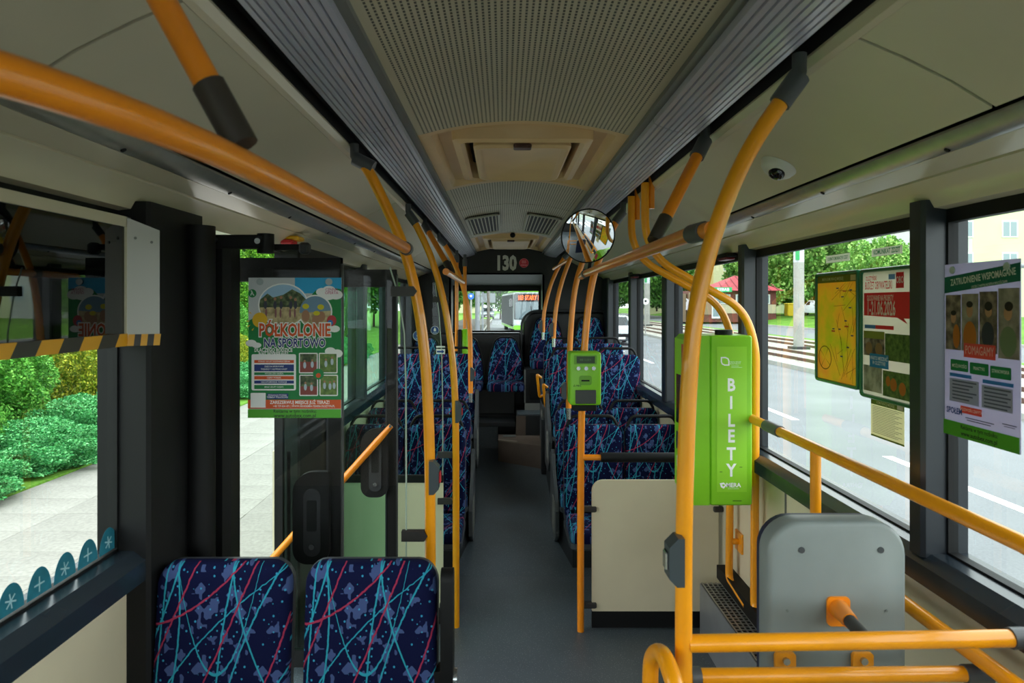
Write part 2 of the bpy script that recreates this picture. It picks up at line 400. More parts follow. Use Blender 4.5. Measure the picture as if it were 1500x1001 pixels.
# pillars: (side, y0, y1, material)
def pillar(name, sg, a, b, depth=.075, m=None, z0=1.09, z1=2.09):
    X = lambda x: x if sg > 0 else 2*CX-x
    mb = MB(); p = [(XR+.05, a-.004), (XR-.012, a), (XR-depth+.01, a), (XR-depth, a+.01), (XR-depth, b-.01), (XR-depth+.01, b), (XR+.05, b)]
    mb.prism([(X(x), y) for x, y in p], 'z', z0, z1); return struct(name, mb, m or M_frame)
rp_ = [(-1.2, -1.1), (.42, .50), (1.905, 1.975), (3.34, 3.41), (4.92, 5.05), (6.30, 6.39), (7.66, 8.1)]
for i, (a, b) in enumerate(rp_): pillar('trim_%d' % (10+i), 1, a, b)
lp_ = [(-1.2, -1.1), (.30, .38), (1.93, 2.28), (3.42, 4.36), (5.03, 5.13), (6.30, 6.42), (7.60, 8.1)]
for i, (a, b) in enumerate(lp_): pillar('trim_%d' % (20+i), -1, a, b, m=M_blk2 if 1.9 < a < 3.5 else M_frame, depth=.095 if i == 2 else .075, z0=-.05 if i in (2, 3) else 1.09)
# window panes with rubber frames
def window(k, sg, a, b, g=None, split=None):
    X = lambda x: x if sg > 0 else 2*CX-x
    mb = MB(); x0, x1 = sorted((X(XR), X(XR+.005))); mb.box(x0, x1, a, b, ZS, ZT)
    o = struct('window_%d' % k, mb, g or G_win)
    fr = MB(); x0, x1 = sorted((X(XR-.008), X(XR+.02)))
    for r in ((a-.02, b+.02, ZT-.012, ZT+.04), (a-.02, b+.02, ZS-.02, ZS+.008), (a-.02, a+.008, ZS, ZT), (b-.008, b+.02, ZS, ZT)): fr.box(x0, x1, *r)
    part('window_frame', fr, M_blk2, o); return o
k = 1
for i in range(len(rp_)-1): window(k, 1, rp_[i][1], rp_[i+1][0]); k += 1
window(k, 1, Y0+.1, -1.2); k += 1
for i in range(len(lp_)-1):
    if i == 2: continue
    window(k, -1, lp_[i][1], lp_[i+1][0]); k += 1
window(k, -1, Y0+.1, -1.2); k += 1
# bodywork above the windows and the roof skin
rb = MB(); rb.box(XR+.02, XR+.07, Y0, Y1+.5, ZT+.02, 2.62); rb.box(XL-.07, XL-.02, Y0, Y1+.5, ZT+.02, 2.62)
rb.box(XL-.07, XR+.07, Y0, Y1+.5, 2.56, 2.64); struct('roof', rb, M_char)
# ---- mouldings over the windows, mirrored both sides
prof_low = hz([(1.128, .331), (1.165, .312), (1.19, .290), (1.203, .268), (1.25, .262)])
prof_band = hz([(1.052, .356), (1.12, .335)])
prof_rail = hz([(1.000, .386), (1.012, .372), (1.035, .358), (1.050, .356)])
prof_cove = hz([(.715, .532), (.80, .496), (.90, .446), (.985, .394)])
prof_lip = hz([(.690, .556), (.700, .538), (.713, .531)])
prof_chan = hz([(.635, .572), (.64, .590), (.68, .590), (.688, .560)])
for side, f in (('right', lambda p: p), ('left', mir)):
    lo = struct('trim_%d' % (30 if side == 'right' else 40), MB().strip(f(prof_low), Y0, Y1), M_mould, True, 'curved cream moulding above the windows')
    part('upper_band', MB().strip(f(prof_band), Y0, Y1), M_mould, lo)
    rl = MB().strip(f(prof_rail), Y0, Y1, .006); part('aluminium_rail', rl, M_alu, lo, True)
    for y in np.arange(.35, 8, .62):
        hb = MB()
        x, z = f(prof_rail)[2]; hb.disc((x, y, z+.001), (-.5 if side == 'right' else .5, 0, -.8), .007, .003, 10)
        part('rail_screw', hb, M_blk2, lo)
    part('ceiling_lip', MB().strip(f(prof_lip), Y0, Y1), M_mould, lo)
    part('handrail_channel', MB().strip(f(prof_chan), Y0, Y1), M_blk2, lo)
    seams = [Y0, 1.37 if side == 'right' else 1.2, 3.85 if side == 'right' else 3.6, 6.1, Y1]
    for a, b in zip(seams[:-1], seams[1:]): part('cove_panel', MB().strip(f(prof_cove), a+.005, b-.005), M_cove, lo, True)
# ---- ceiling liner and its panels
cl = MB().box(XL, XR, Y0, Y1, 2.53, 2.555); ceiling = struct('ceiling', cl, M_char)
HW = .39
def archz(x): return ZC+.6125+.0545*(1-(x/HW)**2)
def arch_panel(name, a, b, m, hw=HW):
    xs = np.linspace(-hw, hw, 25); mb = MB(); p = [(CX+x, archz(x)) for x in xs]; mb.strip(p, a, b, .006)
    o = finish(name, mb, m, ceiling, True)
    # object origin on the bus centre line so the perforation rows follow the panel
    d = Vector((CX, (a+b)/2, 2.4))-Vector(WL[ceiling.name])
    for v in o.data.vertices: v.co -= d
    o.location = d; return o
for a, b in ((Y0, -.02), (-.01, 2.49), (3.72, 4.55)): arch_panel('perforated_panel', a, b, M_perf)
# grey joint strips beside the panels
for s in (-1, 1):
    mb = MB(); x = CX+s*(HW+.008); mb.box(x-.012, x+.012, Y0, Y1, ZC+.598, ZC+.632); part('joint_strip', mb, M_edge, ceiling)
# ribbed light covers
def light_strip(sg, label):
    root = thing('light_strip', label, 'light', (CX+sg*.48, 3, ZC+.56), 'ribbed light covers along the ceiling')
    x0, h0, x1, h1 = .485, .594, .633, .560
    n = 9; pr = []
    for i in range(n):
        for q, dz in ((.0, .012), (.12, 0), (.80, 0), (.92, .012)):
            t = (i+q)/n; pr.append((x0+(x1-x0)*t, ZC+h0+(h1-h0)*t+dz-.012+.010*math.sin(math.pi*t)*-1))
    if sg < 0: pr = mir(pr)
    for a, b in ((Y0, -.3), (-.296, 2.2), (2.204, 4.7), (4.704, Y1)): part('ribbed_cover', MB().strip(pr, a, b, .006), M_rib, root)
light_strip(1, 'ribbed grey ceiling light cover on the side of the ticket machine')
light_strip(-1, 'ribbed grey ceiling light cover on the side of the open door')
# ---- roof hatches
def hatch(ya, yb, label):
    root = thing('roof_hatch', label, 'hatch', (CX, (ya+yb)/2, ZC+.6))
    L = yb-ya
    def ring(hw, fa, fb, h, n=6, arch=0., r=.0):
        a, b = ya+L*fa, ya+L*fb; P = []
        pts = rrect(-hw, hw, a, b, max(r, .004), 4)
        # subdivide long edges so the arch can follow
        out_ = []
        for i in range(len(pts)):
            p, q = pts[i], pts[(i+1) % len(pts)]
            steps = 10 if abs(p[0]-q[0]) > .2 else 1
            for k in range(steps): t = k/steps; out_.append((p[0]+(q[0]-p[0])*t, p[1]+(q[1]-p[1])*t))
        return [(CX+x, y, ZC+h+arch*.0545*(1-(x/HW)**2)) for x, y in out_]
    o = MB()
    o.rings([ring(.389, 0, 1, .6125, arch=1, r=.004), ring(.345, .035, .955, .613, arch=1, r=.02), ring(.330, .05, .94, .645, arch=1, r=.02), ring(.275, .075, .80, .668, r=.03),
             ring(.270, .078, .785, .625, r=.03), ring(.240, .095, .76, .615, r=.04), ring(.225, .105, .745, .625, r=.04), ring(.222, .11, .74, .70, r=.04)], False, False)
    part('hatch_frame', o, M_beige, root, True)
    back = MB().box(CX-.36, CX+.36, ya+.03, yb-.03, ZC+.70, ZC+.71); part('hatch_cavity', back, M_blk2, root)
    lid = MB(); R = []
    for hw, fa, fb, h, r in ((.175, .125, .70, .66, .04), (.192, .122, .712, .635, .04), (.192, .122, .712, .614, .04), (.182, .132, .702, .604, .04), (.166, .146, .686, .605, .03), (.160, .152, .680, .611, .03)):
        R.append(ring(hw, fa, fb, h, r=r))
    lid.rings(R); part('hatch_lid', lid, M_beige, root, True)
    hd = MB().box(CX-.035, CX+.035, ya+L*.108, ya+L*.150, ZC+.600, ZC+.617, .004); part('lid_handle', hd, mat('brown_plastic', '#4d2f22', .4), root)
    hd = MB().box(CX-.035, CX+.035, ya+L*.70, ya+L*.725, ZC+.606, ZC+.62, .004); part('lid_latch', hd, mat('dark_beige', '#8d7550', .5), root)
    sh = Sheet(root, (CX-.12, ya+L*.165, ZC+.6125), (1, 0, 0), (0, -1, 0)); sh.n = Vector((0, 0, -1))
    sh.rect('printed_label', [(0, 0, .24, .022), (.07, .01, .17, .07)], mat('label_cream', '#cbb890', .5))
    sh.text(.12, .013, .016, 'OTWIERAĆ', mat('label_red', '#9a3030', .5), .01)
hatch(2.49, 3.72, 'beige roof hatch with brown handle between perforated ceiling panels')
hatch(6.42, Y1-.01, 'small far beige roof hatch just before the numbered black bulkhead')
# ---- air vent panel
av = thing('air_vent', 'perforated ceiling panel with two dark slatted air grilles', 'vent', (CX, 5.5, ZC+.6))
mb = MB(); xs = np.linspace(-HW, HW, 25)
vp = MB().strip([(CX+x, archz(x)) for x in xs], 4.56, 6.41, .006); o = part('vent_panel', vp, M_perf, av, True)
for s in (-1, 1):
    xc = CX+s*.225; mb = MB()
    za = archz(.225)-.004; tilt = -s*.062
    def zt(x): return archz(x-CX)-.006
    fr = MB()
    for (x0, x1, a, b) in ((xc-.125, xc-.11, 4.95, 6.1), (xc+.11, xc+.125, 4.95, 6.1), (xc-.125, xc+.125, 4.95, 4.975), (xc-.125, xc+.125, 6.075, 6.1)):
        fr.add([(x, y, zt(x)-dz) for x in (x0, x1) for y in (a, b) for dz in (0, .012)], [(0,1,3,2),(4,6,7,5),(0,4,5,1),(2,3,7,6),(0,2,6,4),(1,5,7,3)])
    g = part('grille_frame', fr, mat('vent_plastic', '#a9a592', .5), av)
    bk = MB(); x0, x1 = xc-.11, xc+.11
    bk.add([(x, y, zt(x)-dz) for x in (x0, x1) for y in (4.975, 6.075) for dz in (0, .003)], [(0,1,3,2),(4,6,7,5),(0,4,5,1),(2,3,7,6),(0,2,6,4),(1,5,7,3)])
    part('grille_backing', bk, M_blk2, av)
    for i in range(8):
        x = xc-.11+.22*(i+.5)/8; sl = MB()
        sl.add([(x+dx, y, zt(x)-dz) for dx in (-.004, .004) for y in (4.975, 6.075) for dz in (.003, .011)], [(0,1,3,2),(4,6,7,5),(0,4,5,1),(2,3,7,6),(0,2,6,4),(1,5,7,3)])
        part('slat', sl, mat('vent_plastic', '#a9a592', .5), av)
sn = MB().sphere((CX+.015, 6.42, ZC+.645), .026, n=12, m=7); part('ceiling_sensor', sn, M_blk2, av, True)

# ---- rear bulkhead with the window recess
OX0, OX1, OZ0, OZ1 = -.62, .47, 1.435, 2.145
bk = MB(); Yb = Y1
arch = [(CX+x, archz(x)+.02) for x in np.linspace(HW, -HW, 15)]
bk.box(XL-.05, OX0, Yb, Yb+.06, .0, 2.56); bk.box(OX1, XR+.05, Yb, Yb+.06, .0, 2.56)
bk.box(OX0, OX1, Yb, Yb+.06, OZ1, 2.56); bk.box(OX0, OX1, Yb, Yb+.06, .0, OZ0)
wrear = struct('wall_rear', bk, M_black, label='black rear bulkhead with number 130')
rc = MB()   # recess lining
rc.box(OX0-.02, OX0, Yb, Yb+.42, OZ0, OZ1); rc.box(OX1, OX1+.02, Yb, Yb+.42, OZ0, OZ1); rc.box(OX0, OX1, Yb, Yb+.42, OZ0-.02, OZ0)
part('window_recess', rc, mat('recess_grey', '#55595a', .45), wrear)
hd = MB().prism([(Yb, OZ1), (Yb+.06, OZ1-.005), (Yb+.30, OZ1-.10), (Yb+.42, OZ1-.13), (Yb+.42, OZ1+.02), (Yb, OZ1+.02)], 'x', OX0, OX1); part('recess_header', hd, mat('header_grey', '#8b8d8d', .45), wrear)
hb = MB().box(OX0, OX1, Yb+.36, Yb+.42, OZ1-.19, OZ1-.12); part('header_blind', hb, M_blk2, wrear)
wn = struct('window_30', MB().box(OX0, OX1, Yb+.40, Yb+.405, OZ0, OZ1-.17), G_win)
fr = MB()
for r in ((OX0, OX1, OZ0, OZ0+.03), (OX0, OX0+.03, OZ0, OZ1-.17), (OX1-.03, OX1, OZ0, OZ1-.17)): fr.box(r[0], r[1], Yb+.39, Yb+.415, r[2], r[3])
part('window_frame', fr, M_blk2, wn)
sh = Sheet(wrear, (W(700, 366, Yb)), (1, 0, 0), (0, 0, 1)); px = Yb/F
sh.text((741-700)*px, (386.5-366)*px, .235, '130', mat('number_grey', '#c9c6bf', .6), .045, .72, name='fleet_number')
sh.circ('round_sticker', [((767.5-700)*px, (385.5-366)*px, .055, .055)], mat('sticker_rim', '#e07080', .5))
sh.circ('round_sticker', [((767.5-700)*px, (385.5-366)*px, .050, .050)], mat('sticker_red', '#c01c30', .5))
sh.text((767.5-700)*px, (384.0-366)*px, .045, 'SSS', mat('sticker_pink', '#e8a0a8', .5), .01, .9)
sh.rect('sticker_line', [((767.5-700)*px-.035, (388-366)*px, (767.5-700)*px+.035, (389-366)*px)], mat('sticker_pink', '#e8a0a8', .5))
# front end behind the camera: pillars, dash and windscreen
fw = MB(); fw.box(XL-.06, XR+.06, Y0-.06, Y0, -.3, .95); fw.box(XL-.06, XR+.06, Y0-.06, Y0, 2.15, 2.6); fw.box(XL-.06, XL+.06, Y0-.06, Y0, .95, 2.15); fw.box(XR-.06, XR+.06, Y0-.06, Y0, .95, 2.15)
struct('wall_front', fw, M_char)
struct('window_31', MB().box(XL+.06, XR-.06, Y0-.03, Y0-.025, .95, 2.15), G_win)
# heater box with mesh top along the right wall
hr = thing('wall_heater', 'aluminium floor heater with black mesh top along the right wall', 'heater', (1.15, 2.6, 0))
part('heater_body', MB().prism([(XR-.03, 0), (XR-.19, 0), (XR-.19, .10), (XR-.19, .30), (XR-.03, .30)], 'y', 1.9, 3.66), mat('heater_grey', '#8f9294', .4, .5, noise=.06), hr)
part('heater_top', MB().box(XR-.185, XR-.035, 1.91, 3.65, .30, .304), M_blk2, hr)
g = MB()
for y in np.arange(1.92, 3.65, .030): g.box(XR-.185, XR-.035, y, y+.005, .304, .309)
for x in np.arange(XR-.185, XR-.034, .025): g.box(x, x+.005, 1.91, 3.65, .304, .310)
part('mesh_grid', g, M_alu, hr)['kind'] = 'stuff'
part('skirt', MB().box(XR-.10, XR-.031, 1.9, 3.66, .33, .40), M_blk2, hr)
# ================================================================ SEATS
SW = .425
def uv_back(p): return (p[0]/SW+.5, (.67-p[2])/SW)
def uv_cush(p): return (p[0]/SW+.5, 1.45-p[1]/SW)
WL['__seat'] = (0, 0, 0)
def pad(outline, prof, base_y, lean=None):
    """puffed pad standing in the x-z plane; prof = [(inset, y offset towards the passenger)]"""
    R = []
    for ins, dy in prof:
        R.append([(x, base_y+dy+(lean(z) if lean else 0), z) for x, z in inset(outline, ins)])
    mb = MB().rings(R); return mb
def lean(z): return .10*(z-.09)
def make_seat(handle=True, shield=0, armrest=0):
    root = thing('passenger_seat', 'seat', 'seat', (0, 0, 0))
    hw = SW/2
    ol = rrect(-hw, hw, .07, .67, (.03, .065, .065, .03), 6)
    part('back_pad', pad(ol, [(0, .0), (0, -.018), (.004, -.030), (.012, -.038), (.03, -.043), (.05, -.044)], .0, lean), M_fab, root, True, uvf=uv_back)
    sl = rrect(-hw-.004, hw+.004, .03, .669, (.03, .068, .068, .03), 6)
    part('back_shell', pad(sl, [(.02, .035), (.004, .028), (0, .016), (.002, .004)], .0, lean), M_seatgrey, root, True)
    co = rrect(-hw+.004, hw-.004, -.43, -.02, (.05, .03, .03, .05), 5)
    cu = MB(); cu.rings([[(x, y, z) for x, y in inset(co, i)] for i, z in ((.01, .02), (0, .035), (0, .075), (.008, .092), (.02, .098), (.028, .10))]); part('cushion', cu, M_fab, root, True, uvf=uv_cush)
    pn = MB(); po = rrect(-hw-.004, hw+.004, -.43, .05, .04, 4); pn.rings([[(x, y, z) for x, y in inset(po, i)] for i, z in ((.03, -.02), (.0, .0), (.0, .03))]); part('seat_pan', pn, M_seatgrey, root, True)
    if handle:
        y = lean(.66)+.02
        part('grab_handle', MB().tube(bend([(-.185, y, .63), (-.185, y, .665), (-.15, y+.004, .722), (.15, y+.004, .722), (.185, y, .665), (.185, y, .63)], .035, 5), .0115, 10), M_blk2, root, True)
    if shield:
        x0 = shield*(hw+.008); x1 = x0+shield*.028
        po = [(-.20, -.30), (-.40, -.18), (-.41, .0), (-.30, .10), (-.10, .22), (-.02, .33), (.05, .35), (.14, .30), (.16, -.30)]
        s = part('side_shield', MB().prism(po, 'x', min(x0, x1), max(x0, x1)), mat('shield_grey', '#45484a', .35), root)
        rb = MB(); xx = x1
        for i in range(7): rb.box(min(xx, xx+shield*.004), max(xx, xx+shield*.004), -.30+i*.03, -.285+i*.03, -.20, .04)
        part('shield_ribs', rb, mat('rib_grey', '#8a8a84', .45), s)['kind'] = 'stuff'
    if armrest:
        x = armrest*(hw+.035)
        part('armrest', MB().box(x-.022, x+.022, -.33, .02, .20, .26, .012) if False else MB().prism(rrect(-.012, .055, .30, .655, (.02, .03, .03, .02), 4), 'x', x-.02, x+.02), M_blk2, root, True)
        part('armrest_pivot', MB().disc((x+.02, .02, .34), (1, 0, 0), .026, .012, 20), M_chrome, root, True)
        part('armrest_bracket', MB().box(hw-.01, x-.018, -.005, .05, .31, .37), M_blk2, root)
    return root
def copy_seat(proto, x, y, z, label, group):
    c = copy_tree(proto); c.location = (x, y, z); c['label'] = label; c['group'] = group; return c
p_plain = make_seat(True); p_arm = make_seat(False, 0, 1); p_none = make_seat(False); p_shl = make_seat(True, 1); p_shr = make_seat(True, -1)
def place(proto, x0, x1, ytop, ztop, label, group='patterned passenger seats', first=set()):
    loc = ((x0+x1)/2, ytop-.07, ztop-.67); k = (x1-x0)/(SW+.014)
    if proto.name in first: o = copy_seat(proto, *loc, label, group)
    else: first.add(proto.name); proto.location = loc; proto['label'] = label; proto['group'] = group; o = proto
    o.scale = (k, 1, 1); return o
place(p_none, W(238, 0, 2.02)[0], W(436, 0, 2.02)[0], 2.02, 1.05, 'blue patterned seat against the cream wall in the pair before the glass door')
place(p_arm, W(450, 0, 2.02)[0], W(645, 0, 2.02)[0], 2.02, 1.05, 'blue patterned seat with a folded black armrest by the aisle')
LA, LB, RA, RB = (-.652, -.247), (-1.062, -.660), (.402, .802), (.812, 1.210)
for y, z, ro in ((4.62, .985, 0), (5.35, .985, 1), (6.15, 1.35, 2)):
    nm = ('first row just beyond the low cream screen of the door', 'second row beyond the door', 'raised third row beyond the door')[ro]
    place(p_shl if ro else p_plain, *LA, y, z, 'patterned aisle seat in the '+nm); place(p_plain, *LB, y, z, 'patterned window seat in the '+nm)
for y, z, ro in ((4.62, .985, 0), (5.35, .985, 1), (6.05, 1.35, 2), (6.88, 1.40, 3)):
    nm = ('first row behind the cream screen with the black padded rail', 'second row behind the cream screen with the rail', 'raised third row behind the green validator', 'raised fourth row before the black moulded surround')[ro]
    place(p_shr if ro else p_plain, *RA, y, z, 'patterned aisle seat in the '+nm); place(p_plain, *RB, y, z, 'patterned window seat in the '+nm)
# rear bench seats: tall tapered backs
def make_rear(h=.55, wb=.20, wt=.13, handle=False):
    root = thing('bench_seat', 's', 'seat', (0, 0, 0))
    o = []
    for k in range(7): a = math.radians(90*k/6); o.append((wt-.08+.08*math.cos(math.pi/2-a), h-.08+.08*math.sin(math.pi/2-a)))
    right = [(wb, .06), (wb*.99, .10), (wb*.93, h*.45), (wt+.02, h*.75)]
    top = [(wt-.09+.09*math.cos(math.radians(a)), h-.09+.09*math.sin(math.radians(a))) for a in (0, 20, 40, 60, 80, 90)]
    left = [(-x, z) for x, z in (right+top)[::-1]]
    ol = right+top+left
    uvb = lambda p: (p[0]/SW+.5, (.67-p[2])/SW)
    part('back_pad', pad(ol, [(0, 0), (0, -.02), (.01, -.032), (.03, -.038), (.06, -.034)], 0, lambda z: .12*z), M_fab, root, True, uvf=uvb)
    big = inset(ol, -.018); part('back_shell', pad(big, [(.0, .03), (0, -.004), (.006, -.012), (.014, -.008)], 0, lambda z: .12*z), M_blk2, root, True)
    co = rrect(-wb, wb, -.40, -.01, .05, 5)
    part('cushion', MB().rings([[(x, y, z) for x, y in inset(co, i)] for i, z in ((.01, .0), (0, .02), (0, .06), (.01, .08), (.04, .09))]), M_fab, root, True, uvf=uv_cush)
    return root
r0 = make_rear()
rear = [((-.13+.19)/2, 7.72, .86, 'dark patterned rear bench seat below the rear window, in the middle of the aisle', 1.0),
        (-.42, 7.72, .86, 'dark patterned rear bench seat next to the middle one, half hidden by poles', 1.0),
        (-.87, 7.72, .86, 'dark patterned rear bench seat in the corner by the side window', 1.0),
        (.50, 7.86, 1.09, 'high patterned rear seat in the black moulded surround, beside the rear window', 1.0),
        (1.00, 7.86, 1.09, 'high patterned rear seat in the black moulded surround, in the corner by the side window', 1.0)]
for i, (x, y, z, l, s) in enumerate(rear):
    o = r0 if i == 0 else copy_tree(r0)
    o.location = (x, y-.06, z); o['label'] = l; o['group'] = 'rear bench seats'
# black moulded surround behind the two high rear seats and the boxes they stand on
sr = thing('seat_surround', 'black moulded surround rising round the two high rear seats', 'panel', (.72, 7.95, .3))
o1 = rrect(.235, 1.225, .75, 1.70, (.01, .10, .16, .01), 8)
part('surround_back', MB().rings([[(x, y, z) for x, z in inset(o1, i)] for i, y in ((0, 8.095), (0, 7.985), (.02, 7.955), (.05, 7.96))]), M_black, sr, True)
o2 = rrect(.215, 1.235, .75, 1.715, (.01, .11, .18, .01), 8)
part('surround_rim', MB().tube([(x, 7.945, z) for x, z in o2[14:28]]+[(x, 7.945, z) for x, z in [(o2[27][0], .80)]], .014, 8), M_char, sr, True)
part('engine_box', MB().box(.235, 1.225, 7.40, 7.95, .72, 1.085, .01), M_black, sr)
part('box_door', MB().box(.29, .46, 7.388, 7.402, .76, 1.05, .004), M_blk2, sr)
part('box_corner_trim', MB().box(.228, .245, 7.392, 7.41, .72, 1.085), M_edge, sr)
rbn = thing('rear_bench', 'black rear bench front and platform under the low rear seats', 'panel', (-.4, 7.5, .27))
part('bench_front', MB().box(XL+.04, .132, 7.50, 8.09, .585, .855, .01), M_black, rbn)
part('bench_base', MB().box(XL+.04, .132, 7.56, 8.09, .27, .585), M_black, rbn)
part('bench_ledge', MB().box(XL+.04, .132, 7.20, 7.56, .50, .545, .006), M_char, rbn)
part('ledge_riser', MB().box(XL+.04, -.06, 7.24, 7.56, .27, .50), M_floor, rbn)
part('bench_back', MB().box(XL+.04, .21, 7.93, 8.09, .855, 1.46, .02), M_black, rbn)
# aisle step blocks on the right
sb = thing('aisle_steps', 'brown edged step blocks climbing beside the aisle to the high rear seats', 'steps', (.35, 7, .2))
M_tan = mat('brown_vinyl', '#6b5c52', .5, noise=.12, nscale=9)
part('lower_step', MB().prism([(-.05, 6.80), (.42, 6.55), (.62, 6.55), (.62, 7.15), (-.05, 7.15)], 'z', .19, .43), M_tan, sb)
part('step_nosing', MB().prism([(-.05, 6.79), (.14, 6.70), (.14, 6.76), (-.05, 6.85)], 'z', .43, .442), mat('nosing', '#8d8072', .45), sb)
part('upper_step', MB().box(.14, .66, 7.10, 7.70, .2, .64, .008), M_char, sb)
part('step_side', MB().box(.135, .235, 7.092, 7.11, .43, .63), M_tan, sb)
part('step_tread', MB().box(.15, .66, 7.12, 7.40, .64, .646), M_floor, sb)
part('top_riser', MB().box(.235, .66, 7.392, 7.45, .646, .72), mat('riser_grey', '#8a8a84', .5), sb)
part('tread_hatch', MB().box(.0, .13, 7.0, 7.10, .43, .436), M_edge, sb)
# podiums under the seat rows
def podium(sg, label):
    X = lambda x: x if sg > 0 else 2*CX-x
    root = thing('seat_podium', label, 'podium', (X(.8), 5.6, 0))
    a = [(1.212, 4.62), (.47, 4.62), (.41, 4.98), (.41, 5.62), (1.212, 5.62)]
    part('low_podium', MB().prism([(X(x), y) for x, y in a], 'z', .0, .295), M_char, root)
    a = [(1.212, 5.63), (.405, 5.63), (.405, 7.18 if sg < 0 else 6.55), (1.212, 7.18 if sg < 0 else 6.55)]
    part('high_podium', MB().prism([(X(x), y) for x, y in a], 'z', .05, .66), M_char, root)
    if sg > 0: part('rear_podium', MB().box(.67, 1.212, 6.56, 7.37, .2, .71), M_char, root)
    if sg > 0: part('rear_podium', MB().box(.36, .67, 6.40, 6.53, .2, .71), M_char, root)
podium(1, 'charcoal podium under the seat rows behind the cream screen with black rail')
podium(-1, 'charcoal podium under the seat rows beyond the open door')
pd = thing('seat_pedestal', 'dark box pedestal under the front pair of blue seats', 'pedestal', (-.6, 1.8, 0))
part('pedestal_box', MB().box(-.99, -.24, 1.60, 1.95, .0, .352, .01), M_char, pd)
for x in (-.808, -.383): part('seat_post', MB().box(x-.05, x+.05, 1.75, 1.88, .352, .36), M_blk2, pd)

# ================================================================ POLES AND RAILS
R_P = .019
def mount(parent, p, d):
    """grey ceiling bracket at p; d = direction down the pole"""
    d = Vector(d).normalized(); p = Vector(p)
    part('ceiling_mount', MB().tube([p+Vector((0, 0, .05)), p+Vector((0, 0, .01)), p+d*.02], [.016, .016, .022], 10), M_greyp, parent, True)
    part('mount_sleeve', MB().tube([p+d*.0, p+d*.075], .0245, 12), M_greyp, parent, True)
def pole(label, path, m=None, mounted=True, foot=None, steel=None, r=R_P, it=3, name='grab_pole'):
    P = chaikin(path, it); base = min(P, key=lambda q: q.z)
    root = thing(name, label, 'pole', tuple(base))
    part('tube', MB().tube(P, r, 14), m or M_yel, root, True)
    if mounted: mount(root, P[0], P[1]-P[0])
    if foot: part('floor_flange', MB().tube([(base.x, base.y, foot), (base.x, base.y, foot+.02), (base.x, base.y, foot+.03)], [.038, .036, .022], 16), M_greyp, root, True)
    if steel is not None: part('steel_end', MB().tube([base+Vector((0, 0, .005)), base-Vector((0, 0, .075))], [r*.9, r*.8], 12), M_chrome, root, True)
    return root
def pp(Y, *uv): return [W(u, v, Y) for u, v in uv]
def down(pts, z): return pts+[(pts[-1][0], pts[-1][1], z)]
poleA = pole('yellow pole at the glass screen beside the open door, holding a stop button', down(pp(2.4, (519, 232), (535, 240), (560, 290), (592, 360), (612, 440), (624, 530), (629, 640), (630.5, 740)), .0), foot=.0)
poleB = pole('yellow pole standing at the low cream screen beyond the open door', down(pp(3.8, (598, 312), (608, 326), (632, 376), (648, 430), (659, 490), (666, 560), (668, 640)), .0), foot=.0)
poleC = pole('curved orange pole fixed to the third-row aisle seat on the door side', pp(5.5, (643, 350), (652, 358), (670, 395), (681, 428), (687, 462), (689, 500), (689.5, 576)), M_yel2, steel=.03)
poleD = pole('straight orange pole carrying the small far green validator', [W(669, 374, 6.9), W(669, 420, 6.9), (W(669, 374, 6.9)[0], 6.9, .66)], M_yel2, it=1, foot=.66)
poleE = pole('straight thin orange pole nearest to the rear window', [W(681, 380, 7.15), W(681, 440, 7.15), (W(681, 388, 7.15)[0], 7.15, .265)], M_yel2, it=1, foot=.265)
R1 = pole('thick yellow pole with grey stop button in front of the ticket machine', down(pp(1.52, (1171, 112), (1152, 138), (1095, 220), (1048, 330), (1018, 450), (1008, 570), (1003, 720), (1001, 860)), .0), foot=.0)
R2 = pole('orange pole at the cream screen, carrying the green validator', down(pp(3.75, (913, 310), (902, 325), (880, 372), (866, 415), (858, 480), (853, 560), (850.5, 680)), .0), M_yel2, foot=.0)
R3 = pole('orange pole fixed to the first-row aisle seat behind the green validator', pp(4.6, (880, 332), (872, 342), (852, 385), (841, 425), (836, 480), (834, 530), (833, 598)), M_yel2, steel=-.03)
R4 = pole('orange pole fixed to the third-row aisle seat beside the aisle', pp(6.0, (846, 360), (838, 372), (824, 408), (815, 445), (812, 475), (811, 496)), M_yel2, steel=-.02)
R5 = pole('orange pole fixed to the fourth-row seat near the rear window', pp(6.85, (833, 371), (824, 380), (808, 412), (799, 445), (796, 465), (795.5, 487)), M_yel2, steel=-.02)
# frame round the ticket machine
def path_tm(Y, pts): return bend(pp(Y, *pts), .16, 8)
T1 = thing('grab_pole', 'bent yellow tube running outside the green ticket machine', 'pole', W(1106, 880, 3.17))
p1 = path_tm(3.17, [(945, 268), (945, 372), (1088, 452), (1107, 505), (1105, 868)]); e = p1[-1]
p1 = p1[:-1]+bend([p1[-1], (e.x, e.y, e.z-.07), (e.x+.0, e.y-.16, e.z-.12)], .1)
part('tube', MB().tube(p1, R_P, 14), M_yel, T1, True); part('ceiling_mount', MB().tube([p1[0]+Vector((.03, 0, .04)), p1[0]+Vector((.03, 0, -.12))], .014, 10), M_yel2, T1, True)
T2 = thing('grab_pole', 'bent yellow tube running down behind the green ticket machine', 'pole', W(1070, 840, 3.51))
p2 = path_tm(3.51, [(925, 288), (925, 374), (1052, 444), (1072, 490), (1068, 830)]); e = p2[-1]
p2 = p2[:-1]+bend([p2[-1], (e.x, e.y, e.z-.06), (e.x, 3.25, e.z-.09)], .1)
part('tube', MB().tube(p2, R_P, 14), M_yel, T2, True); part('ceiling_mount', MB().tube([p2[0]+Vector((.03, 0, .04)), p2[0]+Vector((.03, 0, -.12))], .014, 10), M_yel2, T2, True)
part('wall_stub', MB().tube([(1.17, 3.50, .58), (1.21, 3.50, .58)], .016, 10), M_yel, T2, True); part('wall_plate', MB().box(1.205, 1.214, 3.45, 3.55, .53, .63), M_yel, T2)
